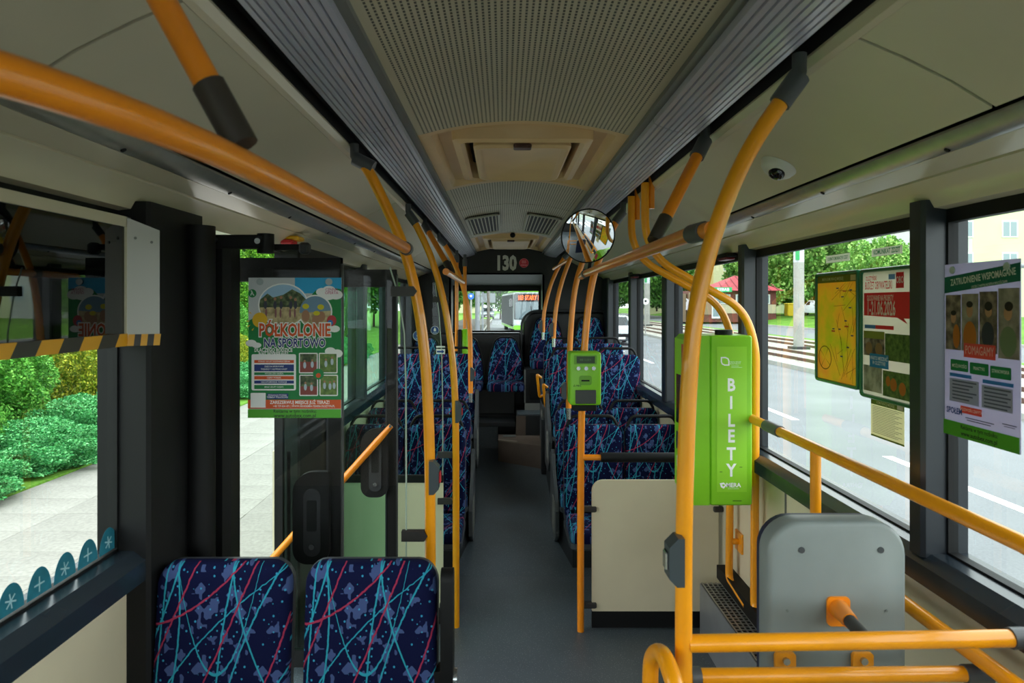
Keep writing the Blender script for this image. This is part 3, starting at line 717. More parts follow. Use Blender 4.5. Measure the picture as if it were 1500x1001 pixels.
# horizontal rails
def rail(label, P, m=None, r=R_P, sleeves=(), name='handrail', caps=M_greyp):
    P = [Vector(q) for q in P]; lo = min(P, key=lambda q: q.z); root = thing(name, label, 'rail', tuple(lo))
    part('tube', MB().tube(P, r, 14), m or M_yel, root, True)
    for a, b in sleeves: part('sleeve', MB().tube([a, b], r*1.22, 14), caps, root, True)
    return root
h19 = ZC+.19
rl1 = rail('thick orange overhead rail curving over the front blue seats', chaikin([(-.60, .30, h19), (-.47, .44, h19), (-.405, .58, h19), (-.365, .75, h19), (-.345, 1.0, h19), (-.338, 1.5, h19), (-.335, 2.2, h19), (-.334, 2.385, h19)], 3), M_yel2, sleeves=[((-.334, 2.33, h19), (-.334, 2.37, h19))])
rail('short orange overhead rail between the two yellow poles beyond the door', [(-.318, 3.79, ZC+.178), (-.322, 5.48, ZC+.172)], M_yel2)
rl2 = rail('orange overhead rail under the round convex mirror', [(.466, 1.522, ZC+.166), (.449, 1.66, ZC+.166), (.447, 3.74, ZC+.163), (.47, 4.1, ZC+.163)], M_yel2, sleeves=[((.461, 1.56, ZC+.166), (.452, 1.635, ZC+.166)), ((.447, 3.68, ZC+.163), (.447, 3.73, ZC+.163))])
rail('short far orange rail linking two poles near the rear window', [W(811, 394, 6.85), W(836, 379, 6.0)], M_yel2, r=.015)
def hanger(label, top, bot):
    t, b = Vector(top), Vector(bot); d = (b-t).normalized(); L = (b-t).length
    root = thing('rail_hanger', label, 'rail hanger', tuple(b)); part('tube', MB().tube([t, t+d*(L-.10)], R_P, 14), M_yel2, root, True)
    part('clamp_sleeve', MB().tube([t+d*(L-.11), t+d*(L-.015)], .0225, 14), mat('clamp_brown', '#3a332d', .45), root, True); mount(root, t, d)
hanger('orange hanger holding the thick overhead rail above the front seats', (-.532, .93, ZC+.535), (-.348, .93, h19+.012))
hanger('orange hanger holding the overhead rail beside the dome camera', (.662, 2.24, ZC+.535), (.450, 2.06, ZC+.177))
hanger('orange hanger holding the short rail beyond the door', (-.532, 4.62, ZC+.535), (-.323, 4.40, ZC+.186))
# screens rail with foam grip
fr = thing('handrail', 'short orange rail with thick black foam grip above the cream screen', 'rail', (.8, 3.75, .93))
part('tube', MB().tube([(.425, 3.75, .955), (1.21, 3.75, .955)], .0165, 12), M_yel2, fr, True); part('foam_grip', MB().tube([(.535, 3.75, .955), (1.19, 3.75, .955)], .027, 16), M_blk2, fr, True)
# wheelchair bay rails on the right
xw = 1.08
wrl = rail('yellow wall rail below the map, ending in a downward bend', bend([(xw, 2.98, 1.30), (xw, 1.30, 1.30), (xw, 1.22, .95)], .12), sleeves=[((xw, 2.80, 1.30), (xw, 2.66, 1.30))])
part('rail_post', MB().tube([(xw, 2.36, 1.29), (xw, 2.36, 1.02)], .018, 12), M_yel, wrl, True)
part('wall_stub', MB().tube([(xw, 2.36, 1.04), (1.205, 2.36, 1.04)], .014, 10), M_yel, wrl, True); part('wall_plate', MB().box(1.204, 1.213, 2.31, 2.41, 1.0, 1.05), M_yel, wrl)
rail('lower yellow wall rail running behind the grey backrest', [(xw+.02, 2.30, .98), (xw+.02, .95, .98)])
YR = 1.52
zb1 = W(0, 943, YR)[2]; zb2 = W(0, 991, 1.60)[2]
rail('yellow crossbar welded to the thick pole in front of the grey backrest', [(W(1008, 0, YR)[0], YR, zb1), (W(1500, 0, YR)[0], YR, zb1+.012)], sleeves=[((W(1480, 0, YR)[0], YR, zb1+.0115), (W(1506, 0, YR)[0], YR, zb1+.0125))])
bar2 = rail('lower yellow crossbar carrying the two bracket tabs of the grey backrest', [(W(1008, 0, 1.60)[0], 1.60, zb2), (W(1450, 0, 1.60)[0], 1.60, zb2+.006)], r=.0175, sleeves=[((W(1412, 0, 1.60)[0], 1.60, zb2+.005), (W(1450, 0, 1.60)[0], 1.60, zb2+.006)), ((W(1012, 0, 1.60)[0], 1.60, zb2), (W(1026, 0, 1.60)[0], 1.60, zb2))])
lp = [W(952, 1001, 1.60), W(954, 962, 1.60), W(966, 953, 1.54), W(978, 970, 1.46), W(996, 1030, 1.38)]
lp = [(lp[0][0], 1.60, .55)]+lp+[(lp[-1][0], 1.36, .60)]
pole('bent yellow loop beside the thick pole base', chaikin(lp, 2), mounted=False, name='grab_loop', it=1)
# yellow step handles by the raised seats
for u, v0, v1, l in ((788, 549, 582, 'yellow step handle nearer the rear window'), (797, 563, 597, 'yellow step handle nearer the seats')):
    x, y, z = W(u, v1, 6.45); zt = W(u, v0, 6.45)[2]
    root = thing('step_handle', l, 'handle', (x, y, z), 'step handles')
    part('grip', MB().tube(bend([(x+.06, y, z+.02), (x+.015, y, z), (x-.008, y-.02, zt-.02), (x-.008, y-.02, zt), (x+.03, y, zt-.03)], .02), .013, 10), M_yel, root, True)
    part('bracket', MB().tube([(x+.03, y, z-.0), (x+.06, y+.03, z-.07)], .014, 8), M_char, root, True)

# ================================================================ SCREENS (partitions)
def clampset(root, pts):
    for (x0, x1, y, z, s) in pts: part('clamp', MB().prism([(x0, z-s), (x1, z-s), (x1+.012, z), (x1, z+s), (x0, z+s)], 'y', y-.014, y+.014), mat('clamp_grey', '#2e2b29', .5), root)
# right cream screen
ps = thing('partition_screen', 'cream laminate screen with a rounded corner behind the ticket machine', 'screen', (.84, 3.78, 0))
part('screen_panel', MB().prism(rrect(.49, 1.19, .10, .825, (.004, .004, .06, .004), 6), 'y', 3.77, 3.785), M_cream, ps)
part('kick_strip', MB().box(.49, 1.19, 3.768, 3.787, .01, .10), M_blk2, ps)
for z in (.665, .135, ): part('clamp', MB().box(.43, .515, 3.755, 3.795, z-.015, z+.015, .005), mat('clamp_grey', '#2e2b29', .5), ps)
for z in (.665, .135, .80): part('clamp', MB().box(1.16, 1.214, 3.755, 3.795, z-.015, z+.015, .005), mat('clamp_grey', '#2e2b29', .5), ps)
# left cream screen with glass above, at pole B
ps = thing('partition_screen', 'cream laminate screen with clear glass above, beyond the open door', 'screen', (-.7, 3.82, 0))
part('screen_panel', MB().box(XL+.04, -.335, 3.815, 3.83, .10, .80), M_cream, ps); part('kick_strip', MB().box(XL+.04, -.335, 3.812, 3.832, .01, .10), M_blk2, ps)
part('top_strip', MB().box(XL+.04, -.335, 3.808, 3.836, .80, .84), M_blk2, ps)
gp = [(XL+.05, .84), (W(648.5, 0, 3.82)[0], .84), W(648.5, 600, 3.82)[::2], W(647, 520, 3.82)[::2], W(643, 460, 3.82)[::2], W(637, 414, 3.82)[::2], (XL+.05, W(0, 414, 3.82)[2])]
part('glass_pane', MB().prism(gp, 'y', 3.82, 3.826), G_clear, ps)
part('glass_edge', MB().tube([(x, 3.822, z) for x, z in gp[1:6]], .003, 6), mat('glass_edge', '#9fb0a2', .3), ps)
for v, u0, u1 in ((439, 634, 655), (667, 641, 664), (735, 641, 663), (889, 644, 664)): clampset(ps, [(W(u0, 0, 3.8)[0], W(u1-2, 0, 3.8)[0], 3.81, W(0, v, 3.8)[2], .016)])
# glass screen at pole A behind the front seats
ps = thing('glass_screen', 'clear glass screen behind the front blue seats, clamped to the yellow pole', 'screen', (-.7, 2.38, .6))
gp = [(XL+.09, .60), (W(595, 0, 2.40)[0], .60), W(595, 700, 2.40)[::2], W(594.5, 560, 2.40)[::2], W(592, 488, 2.40)[::2], W(583, 430, 2.40)[::2], W(571, 392, 2.40)[::2], (XL+.09, W(0, 392, 2.40)[2])]
part('glass_pane', MB().prism(gp, 'y', 2.40, 2.406), G_clear, ps)
part('glass_edge', MB().tube([(x, 2.401, z) for x, z in gp[1:7]], .0028, 6), mat('glass_edge', '#9fb0a2', .3), ps)
for v, u0, u1 in ((427, 573, 607), (784, 589, 622)): clampset(ps, [(W(u0, 0, 2.4)[0], W(u1, 0, 2.4)[0], 2.395, W(0, v, 2.4)[2], .0175)])

# ================================================================ STOP BUTTONS, VALIDATORS, TICKET MACHINE
def stop_button(label, c, sx, h, red=True, w=.028):
    x, y, z = c; root = thing('stop_button', label, 'button', (x, y, z-h/2), 'stop buttons on the poles')
    po = [(0, -h/2), (sx*w*.6, -h/2), (sx*w*1.2, -h/3), (sx*w*1.2, h/3.2), (sx*w*.5, h/2), (0, h/2)]
    part('housing', MB().prism([(x+a, z+b) for a, b in po], 'y', y-.024, y+.024), mat('button_housing', '#3a4246', .35), root)
    part('push_button', MB().box(min(x+sx*w*1.15, x+sx*w*1.42), max(x+sx*w*1.15, x+sx*w*1.42), y-.015, y+.015, z-.02, z+.02, .003), M_red if red else M_chrome, root)
stop_button('dark grey stop button with red push knob on the pole at the glass screen', (W(627, 0, 2.4)[0]+.008, 2.375, W(0, 696, 2.4)[2]), 1, .115)
stop_button('dark grey stop button high on the pole at the low cream screen', (W(664, 0, 3.8)[0]+.014, 3.775, W(0, 602, 3.8)[2]), 1, .12)
stop_button('small dark stop button on the curved pole of the third-row door-side seat', (W(687, 0, 5.5)[0]+.012, 5.48, W(0, 548, 5.5)[2]), 1, .11)
stop_button('large grey stop button low on the thick yellow pole', (W(1001, 0, 1.52)[0]-.008, 1.50, W(0, 815, 1.52)[2]), -1, .105, False)
stop_button('dark stop button below the green validator on the first-row seat pole', (W(832, 0, 4.6)[0]-.014, 4.58, W(0, 572, 4.6)[2]), -1, .11)
stop_button('dark stop button on the third-row seat pole', (W(812, 0, 6.0)[0]-.012, 5.98, W(0, 483, 6.0)[2]), -1, .12)
stop_button('dark stop button on the fourth-row seat pole', (W(796, 0, 6.85)[0]-.012, 6.83, W(0, 478, 6.85)[2]), -1, .12)
# validator
Yv = 3.66
vx0, vz1 = W(833, 515, Yv)[0], W(833, 515, Yv)[2]; vx1, vz0 = W(878.5, 592, Yv)[0], W(878.5, 592, Yv)[2]
va = thing('ticket_validator', 'lime green ticket validator with three round buttons', 'validator', ((vx0+vx1)/2, Yv, vz0-.03))
ol = rrect(vx0, vx1, vz0, vz1, .014, 4); ww, hh = vx1-vx0, vz1-vz0
part('housing', MB().rings([[(x, y, z) for x, z in inset(ol, i)] for i, y in ((0, Yv+.06), (0, Yv-.045), (.004, Yv-.052), (.012, Yv-.054))]), M_green, va, True)
part('mounting_base', MB().box(vx0+.02, vx1-.02, Yv-.03, Yv+.05, vz0-.034, vz0+.0, .004), M_blk2, va)
s_ = Sheet(va, (vx0, Yv-.0545, vz1), (1, 0, 0), (0, 0, 1))
X = lambda f: f*ww
Z = lambda f: f*hh
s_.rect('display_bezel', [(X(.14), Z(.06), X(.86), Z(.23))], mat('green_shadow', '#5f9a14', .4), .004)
s_.rect('display', [(X(.22), Z(.08), X(.80), Z(.21))], mat('lcd', '#1d3a10', .15))
s_.text(X(.50), Z(.145), .014, '888 12:30 0', mat('lcd_text', '#3c6d20', .4), .01, .9)
for f in (.28, .52, .76):
    part('round_button', MB().disc((vx0+X(f), Yv-.053, vz1-Z(.305)), (0, -1, 0), .0105, .008, 16), M_chrome, va, True)
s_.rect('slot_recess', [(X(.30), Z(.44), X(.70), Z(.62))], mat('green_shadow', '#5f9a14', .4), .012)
s_.rect('ticket_slot', [(X(.37), Z(.52), X(.63), Z(.55))], M_blk2)
s_.text(X(.24), Z(.63), .013, '△ R&G', M_blk2, .01)
part('card_reader', MB().box(vx0+X(.18), vx1-X(.16), Yv-.058, Yv-.05, vz0+Z(.03), vz0+Z(.29), .003), mat('reader_grey', '#3b3d3c', .5), va)
s_.l = 12
s_.text(X(.51), Z(.84), .030, '((◦))', mat('reader_mark', '#555a58', .5), .01, .8)
# far validator
va = thing('ticket_validator', 'small far green validator box on the straight orange pole', 'validator', W(678, 540, 6.8))
a0 = W(673.5, 482, 6.8); a1 = W(686, 542, 6.8)
part('housing', MB().box(a0[0]+.02, a1[0], 6.72, 6.86, a1[2], a0[2], .012), M_green, va, True); part('mounting_arm', MB().box(a0[0]-.06, a0[0]+.03, 6.84, 6.90, a1[2]+.12, a1[2]+.18), M_blk2, va); part('housing_side', MB().box(a0[0]-.015, a0[0]+.022, 6.70, 6.86, a1[2]+.01, a0[2]-.005, .01), M_blk2, va)
# ticket machine
Ym = 2.95
tm = thing('ticket_machine', 'tall lime green ticket machine lettered BILETY', 'ticket machine', (.97, 3.05, .9))
mx0, mx1 = W(1040.5, 0, Ym)[0], W(1102, 0, Ym)[0]; mz1, mz0 = W(0, 492, Ym)[2], W(0, 741, Ym)[2]
part('main_case', MB().box(mx0, mx1, Ym, Ym+.24, mz0, mz1, .006), M_green, tm)
fx0, fx1 = .792, mx0-.004
part('front_module', MB().prism([(fx0, mz0+.05), (fx0+.03, mz0+.002), (fx1, mz0+.002), (fx1, mz1), (fx0+.02, mz1), (fx0, mz1-.02)], 'y', Ym-.004, Ym+.20), M_green, tm)
part('top_cap', MB().tube([(W(1060, 0, Ym+.1)[0], Ym+.1, mz1-.002), (W(1060, 0, Ym+.1)[0], Ym+.1, mz1+.022)], .038, 20), M_blk2, tm, True)
s_ = Sheet(tm, (mx0, Ym-.0005, mz1), (1, 0, 0), (0, 0, 1)); q = Ym/F
def mp(u, v): return ((u-1040.5)*q, (v-492)*q)
s_.rect('label_panel', [(*mp(1050, 508), *mp(1094, 721))], M_green2)
ml = mp(1072, 0)[0]
for ch, v in zip('BILETY', (565, 591, 617, 640, 666, 690)): s_.text(ml-.003, mp(0, v)[1], .076, ch, M_white, .03, .82, name='letter')
bl = mp(1055, 522)
ring = []
def leaf(s, cx, cy, r):
    return [(cx-r, cy-r), (cx+.1*r, cy-r), (cx+.75*r, cy-.7*r), (cx+r, cy-.1*r), (cx+r, cy+r), (cx-.1*r, cy+r), (cx-.75*r, cy+.7*r), (cx-r, cy+.1*r)]
cx_, cy_ = mp(1062, 529.5)
s_.polys('leaf_logo', [leaf(0, cx_, cy_, .019)], M_white); s_.polys('leaf_logo_inner', [leaf(0, cx_, cy_, .0135)], M_green2)
s_.text(mp(1077, 0)[0], mp(0, 532)[1], .017, 'ZDZIT', mat('pale_green_print', '#c8ecb0', .5), .02); s_.rect('small_print', [(*mp(1071, 536), *mp(1082, 536.7)), (*mp(1071, 538), *mp(1087, 538.7))], mat('pale_green_print', '#c8ecb0', .5))
s_.text(mp(1074, 0)[0], mp(0, 711)[1], .025, 'MERA', M_white, .03); s_.text(mp(1074, 0)[0], mp(0, 716)[1], .010, 'SYSTEMY', mat('pale_green_print', '#c8ecb0', .5), 0, 1.2)
s_.polys('mera_logo', [[mp(1054, 708), mp(1060, 707), mp(1064, 711), mp(1060, 716), mp(1056, 714)]], M_white); s_.polys('mera_logo_inner', [[mp(1057, 710), mp(1060, 709.5), mp(1061.5, 711), mp(1059, 713)]], M_green2)
s_.rect('scuff_mark', [(*mp(1083, 684), *mp(1087, 685)), (*mp(1054, 691), *mp(1058, 692)), (*mp(1073, 733), *mp(1086, 734.5))], mat('scuff', '#4f7a18', .6))
# operating side, turned to the aisle
s2 = Sheet(tm, (fx0-.0005, Ym+.20, mz1-.02), (0, -1, 0), (0, 0, 1))
s2.rect('pink_notice', [(.12, .02, .19, .13)], mat('notice_pink', '#b01848', .5)); s2.rect('touch_screen', [(.03, .16, .18, .38)], mat('dark_screen', '#101418', .1))
s2.rect('card_terminal', [(.03, .42, .18, .50)], mat('terminal_navy', '#182038', .3)); s2.rect('paper_label', [(.04, .53, .17, .58)], M_white); s2.rect('ticket_tray', [(.04, .60, .18, .67)], mat('dark_screen', '#101418', .1))
s2.rect('label_red', [(.05, .54, .15, .555)], M_red)

# ================================================================ GREY WHEELCHAIR BACKREST
Yg = 1.72
gx0, gx1 = W(1125, 0, Yg)[0], W(1329, 0, Yg)[0]; gz1 = W(0, 765, Yg)[2]
wb = thing('wheelchair_backrest', 'grey padded wheelchair backrest plate with orange bracket', 'backrest', ((gx0+gx1)/2, Yg, .55))
ol = rrect(gx0, gx1, .60, gz1, (.05, .085, .085, .05), 8)
part('back_plate', MB().rings([[(x, y, z) for x, z in inset(ol, i)] for i, y in ((.02, Yg+.07), (0, Yg+.06), (0, Yg+.012), (.004, Yg+.004), (.012, Yg))]), M_grey_shell, wb, True)
part('front_cushion', MB().rings([[(x, y, z) for x, z in inset(ol, i)] for i, y in ((.005, Yg+.071), (.005, Yg+.09), (.03, Yg+.10))]), mat('navy_vinyl', '#1a2040', .5), wb, True)
for u in (1174, 1290): part('plug', MB().disc((W(u, 0, Yg)[0], Yg-.0005, W(0, 806, Yg)[2]), (0, -1, 0), .008, .002, 14), mat('plug_grey', '#3c4144', .5), wb)
for u in (1153, 1298): part('rivet', MB().disc((W(u, 0, Yg)[0], Yg-.0005, W(0, 895, Yg)[2]), (0, -1, 0), .0035, .002, 8), mat('plug_grey2', '#6c7472', .5), wb)
bx, bz = W(1227, 0, Yg)[0], W(0, 895, Yg)[2]
b_ = part('bracket_plate', MB().prism(rrect(bx-.029, bx+.029, bz-.037, bz+.037, .012, 4), 'y', Yg-.006, Yg-.0005), M_yel2, wb)
part('bracket_bolt', MB().disc((bx+.002, Yg-.006, bz+.024), (0, -1, 0), .006, .006, 8), M_chrome, b_)
en = Vector(W(1272, 940, 1.53)); bp_ = Vector((bx, Yg-.006, bz+.008))
part('bracket_socket', MB().tube([bp_, bp_.lerp(en, .22), bp_.lerp(en, .42)], [.024, .021, .0185], 14), M_yel2, wb, True)
part('bracket_tube', MB().tube([bp_.lerp(en, .40), en], .016, 12), mat('dark_sleeve', '#35332f', .5), wb, True)
for u in (1163, 1280):
    x = W(u, 0, 1.66)[0]; z = W(0, 982, 1.66)[2]
    t_ = part('bracket_tab', MB().prism(rrect(x-.026, x+.026, z-.035, z+.016, .008, 3), 'y', Yg-.012, Yg-.002), M_yel, wb); part('tab_bolt', MB().disc((x, Yg-.012, z-.002), (0, -1, 0), .009, .008, 8), M_chrome, t_)
# ================================================================ OPEN DOOR
def door_leaf(n, Y, x0, x1, bar):
    z0, z1 = .04, 1.965
    sx = .045
    fr = MB(); fr.box(x0, x0+.022, Y, Y+.032, z0, z1); fr.box(x1-sx, x1, Y, Y+.034, z0, z1); fr.box(x0, x1, Y-.002, Y+.034, z1-.085, z1); fr.box(x0, x1, Y, Y+.032, z0, z0+.08)
    d = struct('door_%d' % n, fr, M_blk2, label='inward-swung glazed bus door leaf with black frame')
    part('door_glass', MB().box(x0+.02, x1-sx+.002, Y+.012, Y+.018, z0+.07, z1-.08), G_door if bar else G_door2, d)
    part('edge_seal', MB().box(x1-.008, x1+.006, Y+.004, Y+.030, z0, z1-.02, .004), mat('seal_grey', '#3b3f41', .5), d)
    part('inner_profile', MB().box(x1-sx-.006, x1-sx, Y-.003, Y+.02, z0+.08, z1-.09), M_frame, d)
    pl = part('handle_plate', MB().prism(rrect(x1-.165, x1-.035, .87, 1.20, (.05, .01, .075, .05), 6), 'y', Y-.028, Y-.001), M_blk2, d)
    part('plate_recess', MB().prism(rrect(x1-.125, x1-.065, .90, 1.14, .028, 6), 'y', Y-.033, Y-.027), M_char, pl)
    part('handle_slot', MB().prism(rrect(x1-.113, x1-.077, .99, 1.10, .006, 3), 'y', Y-.035, Y-.032), M_blk2, pl)
    part('plate_bolt', MB().disc((x1-.095, Y-.033, .935), (0, -1, 0), .010, .006, 12), M_chrome, pl)
    if bar:
        a = Vector(W(573, 624, Y-.05)); b = Vector(W(398, 820, Y-.05))
        pts = [a+Vector((.0, .045, .005)), a+Vector((0, .0, 0)), a+(b-a)*.06, b]
        part('grab_bar', MB().tube([a, a+(b-a)*.07, a+(b-a)*.12, b], [.012, .015, .0165, .0165], 12), M_yel2, d, True)
        part('bar_bolt', MB().disc(a+Vector((-.002, -.012, 0)), (0, -1, 0), .007, .005, 10), M_chrome, d)
    return d
door_leaf(1, 2.46, -1.08, W(499, 0, 2.46)[0], False)
door_leaf(2, 3.30, -1.088, W(580, 0, 3.30)[0], True)
# door shaft and drive arm
ds = thing('door_shaft', 'black vertical door shaft with drive arm beside the front window', 'door gear', (-.985, 2.20, 0))
part('shaft_tube', MB().tube([(-.975, 2.20, .0), (-.975, 2.20, 2.05)], .045, 18), M_blk2, ds, True)
part('shaft_cover', MB().prism([(-1.0, 2.285), (-.94, 2.285), (-.925, 2.32), (-.925, 2.40), (-1.0, 2.40)], 'z', .0, 1.99), M_blk2, ds)
part('drive_arm', MB().box(-1.0, -.80, 2.27, 2.33, 1.985, 2.03, .006), M_blk2, ds)
part('arm_joint', MB().tube([(-.80, 2.30, 1.97), (-.80, 2.30, 2.035)], .028, 16), M_blk2, ds, True)
part('arm_rod', MB().box(-.80, -.70, 2.35, 2.39, 1.985, 2.005), M_blk2, ds)
for x in (-.955, -.815): part('arm_bolt', MB().disc((x, 2.268, 2.008), (0, -1, 0), .010, .006, 10), M_chrome, ds)
part('arm_knob', MB().box(-.70, -.665, 2.33, 2.37, 1.97, 2.01, .008), M_char, ds)
# ================================================================ INFORMATION SCREEN over the front left window
YE = 1.925
mo = thing('information_screen', 'dark glossy wall screen with black and yellow hazard tape below', 'screen', (XL+.02, 1.0, 1.69))
xs_ = -1.045; za, zb = 1.695, 2.012
part('screen_case', MB().box(XL+.0095, xs_-.004, -.3, YE, za, zb+.02), M_blk2, mo)
YE = 1.905
part('display_glass', MB().box(xs_-.004, xs_, -.3, YE-.02, za+.005, zb), M_screen, mo)
part('top_frame', MB().box(xs_-.004, xs_+.006, -.3, YE, zb, zb+.028), M_cove, mo)
part('end_frame', MB().box(xs_-.003, xs_+.006, YE-.022, YE, za, zb+.028), M_cove, mo)
ea, eb = Vector((xs_+.006, 1.886, 0)), Vector((-.968, 1.924, 0))
part('end_panel', MB().rings([[(p.x, p.y, za), (p.x, p.y, zt_), (p.x-.006, p.y+.011, zt_), (p.x-.006, p.y+.011, za)] for p, zt_ in ((ea, zb+.026), (eb, zb-.006))]), mat('panel_grey', '#b9b8b0', .45), mo)
for f_, z in ((.25, zb-.03), (.75, zb-.04)): part('panel_screw', MB().disc(ea.lerp(eb, f_)+Vector((0, 0, z)), (.48, -.88, 0), .004, .003, 8), M_edge, mo)
My = mat('tape_yellow', '#d99a10', .45); Mk = mat('tape_black', '#2a2824', .5)
L = .078; y = -.28; i = 0
while y < YE-.01:
    b = min(y+L, YE); sk = .022
    p = [(y, za-.012), (b, za-.012), (min(b+sk, YE+.004), za+.022), (min(y+sk, YE+.004), za+.022)]
    part('tape_stripe', MB().prism(p, 'x', xs_+.0005, xs_+.0075), My if i % 2 else Mk, mo); y += L; i += 1
xx = xs_+.006
for k_ in range(5):
    p0, p1 = ea.lerp(eb, k_/5), ea.lerp(eb, (k_+1)/5); nn = Vector((.48, -.88, 0))*.003; sk = (eb-ea)*.04
    q4 = [p0+Vector((0, 0, za-.012)), p1+Vector((0, 0, za-.012)), p1+sk+Vector((0, 0, za+.02)), p0+sk+Vector((0, 0, za+.02))]
    part('tape_stripe', MB().rings([[p+nn*.2 for p in q4], [p+nn for p in q4]]), My if k_ % 2 == 0 else Mk, mo)
# teal half-round stickers along the bottom of the front left window
M_teal = mat('sticker_teal', '#1e7286', .5, noise=.15, nscale=30); M_pale = mat('sticker_pale', '#9cc4cc', .5)
for i, y in enumerate(np.arange(1.235, 1.91, .094)):
    root = thing('window_sticker', 'teal window-edge sticker with a white star mark' if i % 2 else 'teal window-edge sticker with a white plus mark', 'sticker', (XL+.0, y, ZS+.008), 'row of teal stickers on the window edge')
    s_ = Sheet(root, (XL+.0004, y-.044, ZS+.078), (0, 1, 0), (0, 0, 1))
    arc = [(.044-.043*math.cos(math.pi*k/16), .066-.066*math.sin(math.pi*k/16)) for k in range(17)]
    s_.polys('sticker_body', [arc], M_teal)
    c = (.044, .040); s_.polys('snow_symbol', [[(c[0]+math.cos(a)*.018+math.cos(a+1.57)*.002, c[1]+math.sin(a)*.018+math.sin(a+1.57)*.002), (c[0]+math.cos(a)*.018-math.cos(a+1.57)*.002, c[1]+math.sin(a)*.018-math.sin(a+1.57)*.002), (c[0]-math.cos(a)*.018-math.cos(a+1.57)*.002, c[1]-math.sin(a)*.018-math.sin(a+1.57)*.002), (c[0]-math.cos(a)*.018+math.cos(a+1.57)*.002, c[1]-math.sin(a)*.018+math.sin(a+1.57)*.002)] for a in ((.3, 1.35, 2.4) if i % 2 else (0., 1.57))], M_pale)

# ================================================================ POSTERS
TR = 0
def translucent(m, f):
    t = m.node_tree; b = t.nodes['Principled BSDF']; o = [n for n in t.nodes if n.type == 'OUTPUT_MATERIAL'][0]
    tl = t.nodes.new('ShaderNodeBsdfTranslucent'); mx = t.nodes.new('ShaderNodeMixShader'); mx.inputs[0].default_value = f
    if b.inputs['Base Color'].links: t.links.new(b.inputs['Base Color'].links[0].from_socket, tl.inputs['Color'])
    else: tl.inputs['Color'].default_value = b.inputs['Base Color'].default_value
    t.links.new(b.outputs[0], mx.inputs[1]); t.links.new(tl.outputs[0], mx.inputs[2]); t.links.new(mx.outputs[0], o.inputs['Surface']); return m
def C(n, h):
    nm = 'print_'+n+('_thin' if TR else '')
    if nm in MATS: return MATS[nm]
    m = mat(nm, h, .55)
    return translucent(m, TR) if TR else m
def noise_print(name, stops, scale, stretch=(1, 1, 1)):
    m, t, b = nodes_of(name); b.inputs['Roughness'].default_value = .55
    tc = t.nodes.new('ShaderNodeTexCoord'); mp_ = t.nodes.new('ShaderNodeMapping'); mp_.inputs['Scale'].default_value = stretch
    n = t.nodes.new('ShaderNodeTexNoise'); n.inputs['Scale'].default_value = scale; n.inputs['Detail'].default_value = 6
    r = t.nodes.new('ShaderNodeValToRGB'); e = r.color_ramp.elements
    for i, (p, h) in enumerate(stops):
        q = e[i] if i < 2 else e.new(p)
        q.position = p; q.color = lin(h)
    t.links.new(tc.outputs['Object'], mp_.inputs[0]); t.links.new(mp_.outputs[0], n.inputs['Vector']); t.links.new(n.outputs['Fac'], r.inputs['Fac']); t.links.new(r.outputs['Color'], b.inputs['Base Color'])
    return translucent(m, TR) if TR else m
PH_tree = noise_print('photo_trees', [(.3, '#20301c'), (.5, '#4a5a38'), (.7, '#7f8a60')], 60)
PH_sand = noise_print('photo_sand', [(.3, '#8a7750'), (.6, '#cbb888')], 50)
PH_sky = C('photo_sky', '#9fc4dc'); PH_grass = noise_print('photo_grass', [(.3, '#3c5a28'), (.7, '#7a9448')], 60)
PH_mix = noise_print('photo_mixed', [(.3, '#332c2a'), (.5, '#7a6a5c'), (.7, '#b8a58f')], 30)
SK = C('skin', '#a87a5c')
def blobs(s, name, L, m): s.circ(name, L, m, 10)
# --- children's holiday poster by the open door
Yp = 2.392; q = Yp/F
po = thing('poster', 'holiday camp poster lettered PÓŁKOLONIE on the glass by the open door', 'poster', W(432, 612, Yp))
s_ = Sheet(po, W(364, 407, Yp), (1, 0, 0), (0, 0, 1))
part('paper', MB().box(W(364, 0, Yp)[0], W(500, 0, Yp)[0], Yp, Yp+.002, W(0, 612, Yp)[2], W(0, 407, Yp)[2]), C('paper', '#c4c8c8'), po)
def g(u, v): return ((u-364)*q, (v-407)*q)
def R(u0, v0, u1, v1): return (*g(u0, v0), *g(u1, v1))
def E(u, v, a, b=None): return (*g(u, v), a*q, (b or a)*q)
s_.rect('blue_field', [R(432, 407, 500, 430)], C('cyan', '#2aa7d8'))
s_.polys('green_field', [[g(*p) for p in ((364, 470), (380, 462), (430, 470), (450, 440), (462, 426), (478, 420), (500, 424), (500, 586), (364, 586))]], C('green', '#148040'))
s_.circ('cloud', [E(472, 428, 9, 6), E(482, 426, 10, 7), E(492, 432, 10, 7), E(478, 434, 14, 6), E(368, 503, 8, 5), E(376, 506, 7, 4), E(484, 515, 8, 6), E(494, 518, 8, 6), E(490, 482, 8, 5), E(470, 476, 9, 7)], M_white)
s_.circ('photo_frame', [E(415, 447, 37, 32), E(462, 457, 25, 25)], M_white)
s_.circ('beach_photo', [E(415, 447, 35, 30)], PH_sky)
s_.polys('tree_line', [[g(415+35*math.cos(math.radians(a))*f, 447+30*math.sin(math.radians(a))) for a, f in [(195, 1), (180, 1), (168, 1), (12, 1), (0, 1), (-15, 1)]]+[g(440, 430), g(428, 424), g(415, 432), g(400, 436), g(392, 430)]], PH_tree)
s_.polys('sand', [[g(415+35*math.cos(math.radians(a)), 447+30*math.sin(math.radians(a))) for a in range(5, 180, 12)]], PH_sand)
blobs(s_, 'children_legs', [E(u, 459, 1.5, 7) for u in (390, 404, 411, 425, 432)], C('pinkdress', '#8a5a5c'))
blobs(s_, 'children_tops', [E(u, 447, 2.6, 6) for u in (389, 403, 412, 426, 433)], C('darkshirt', '#3a3a48'))
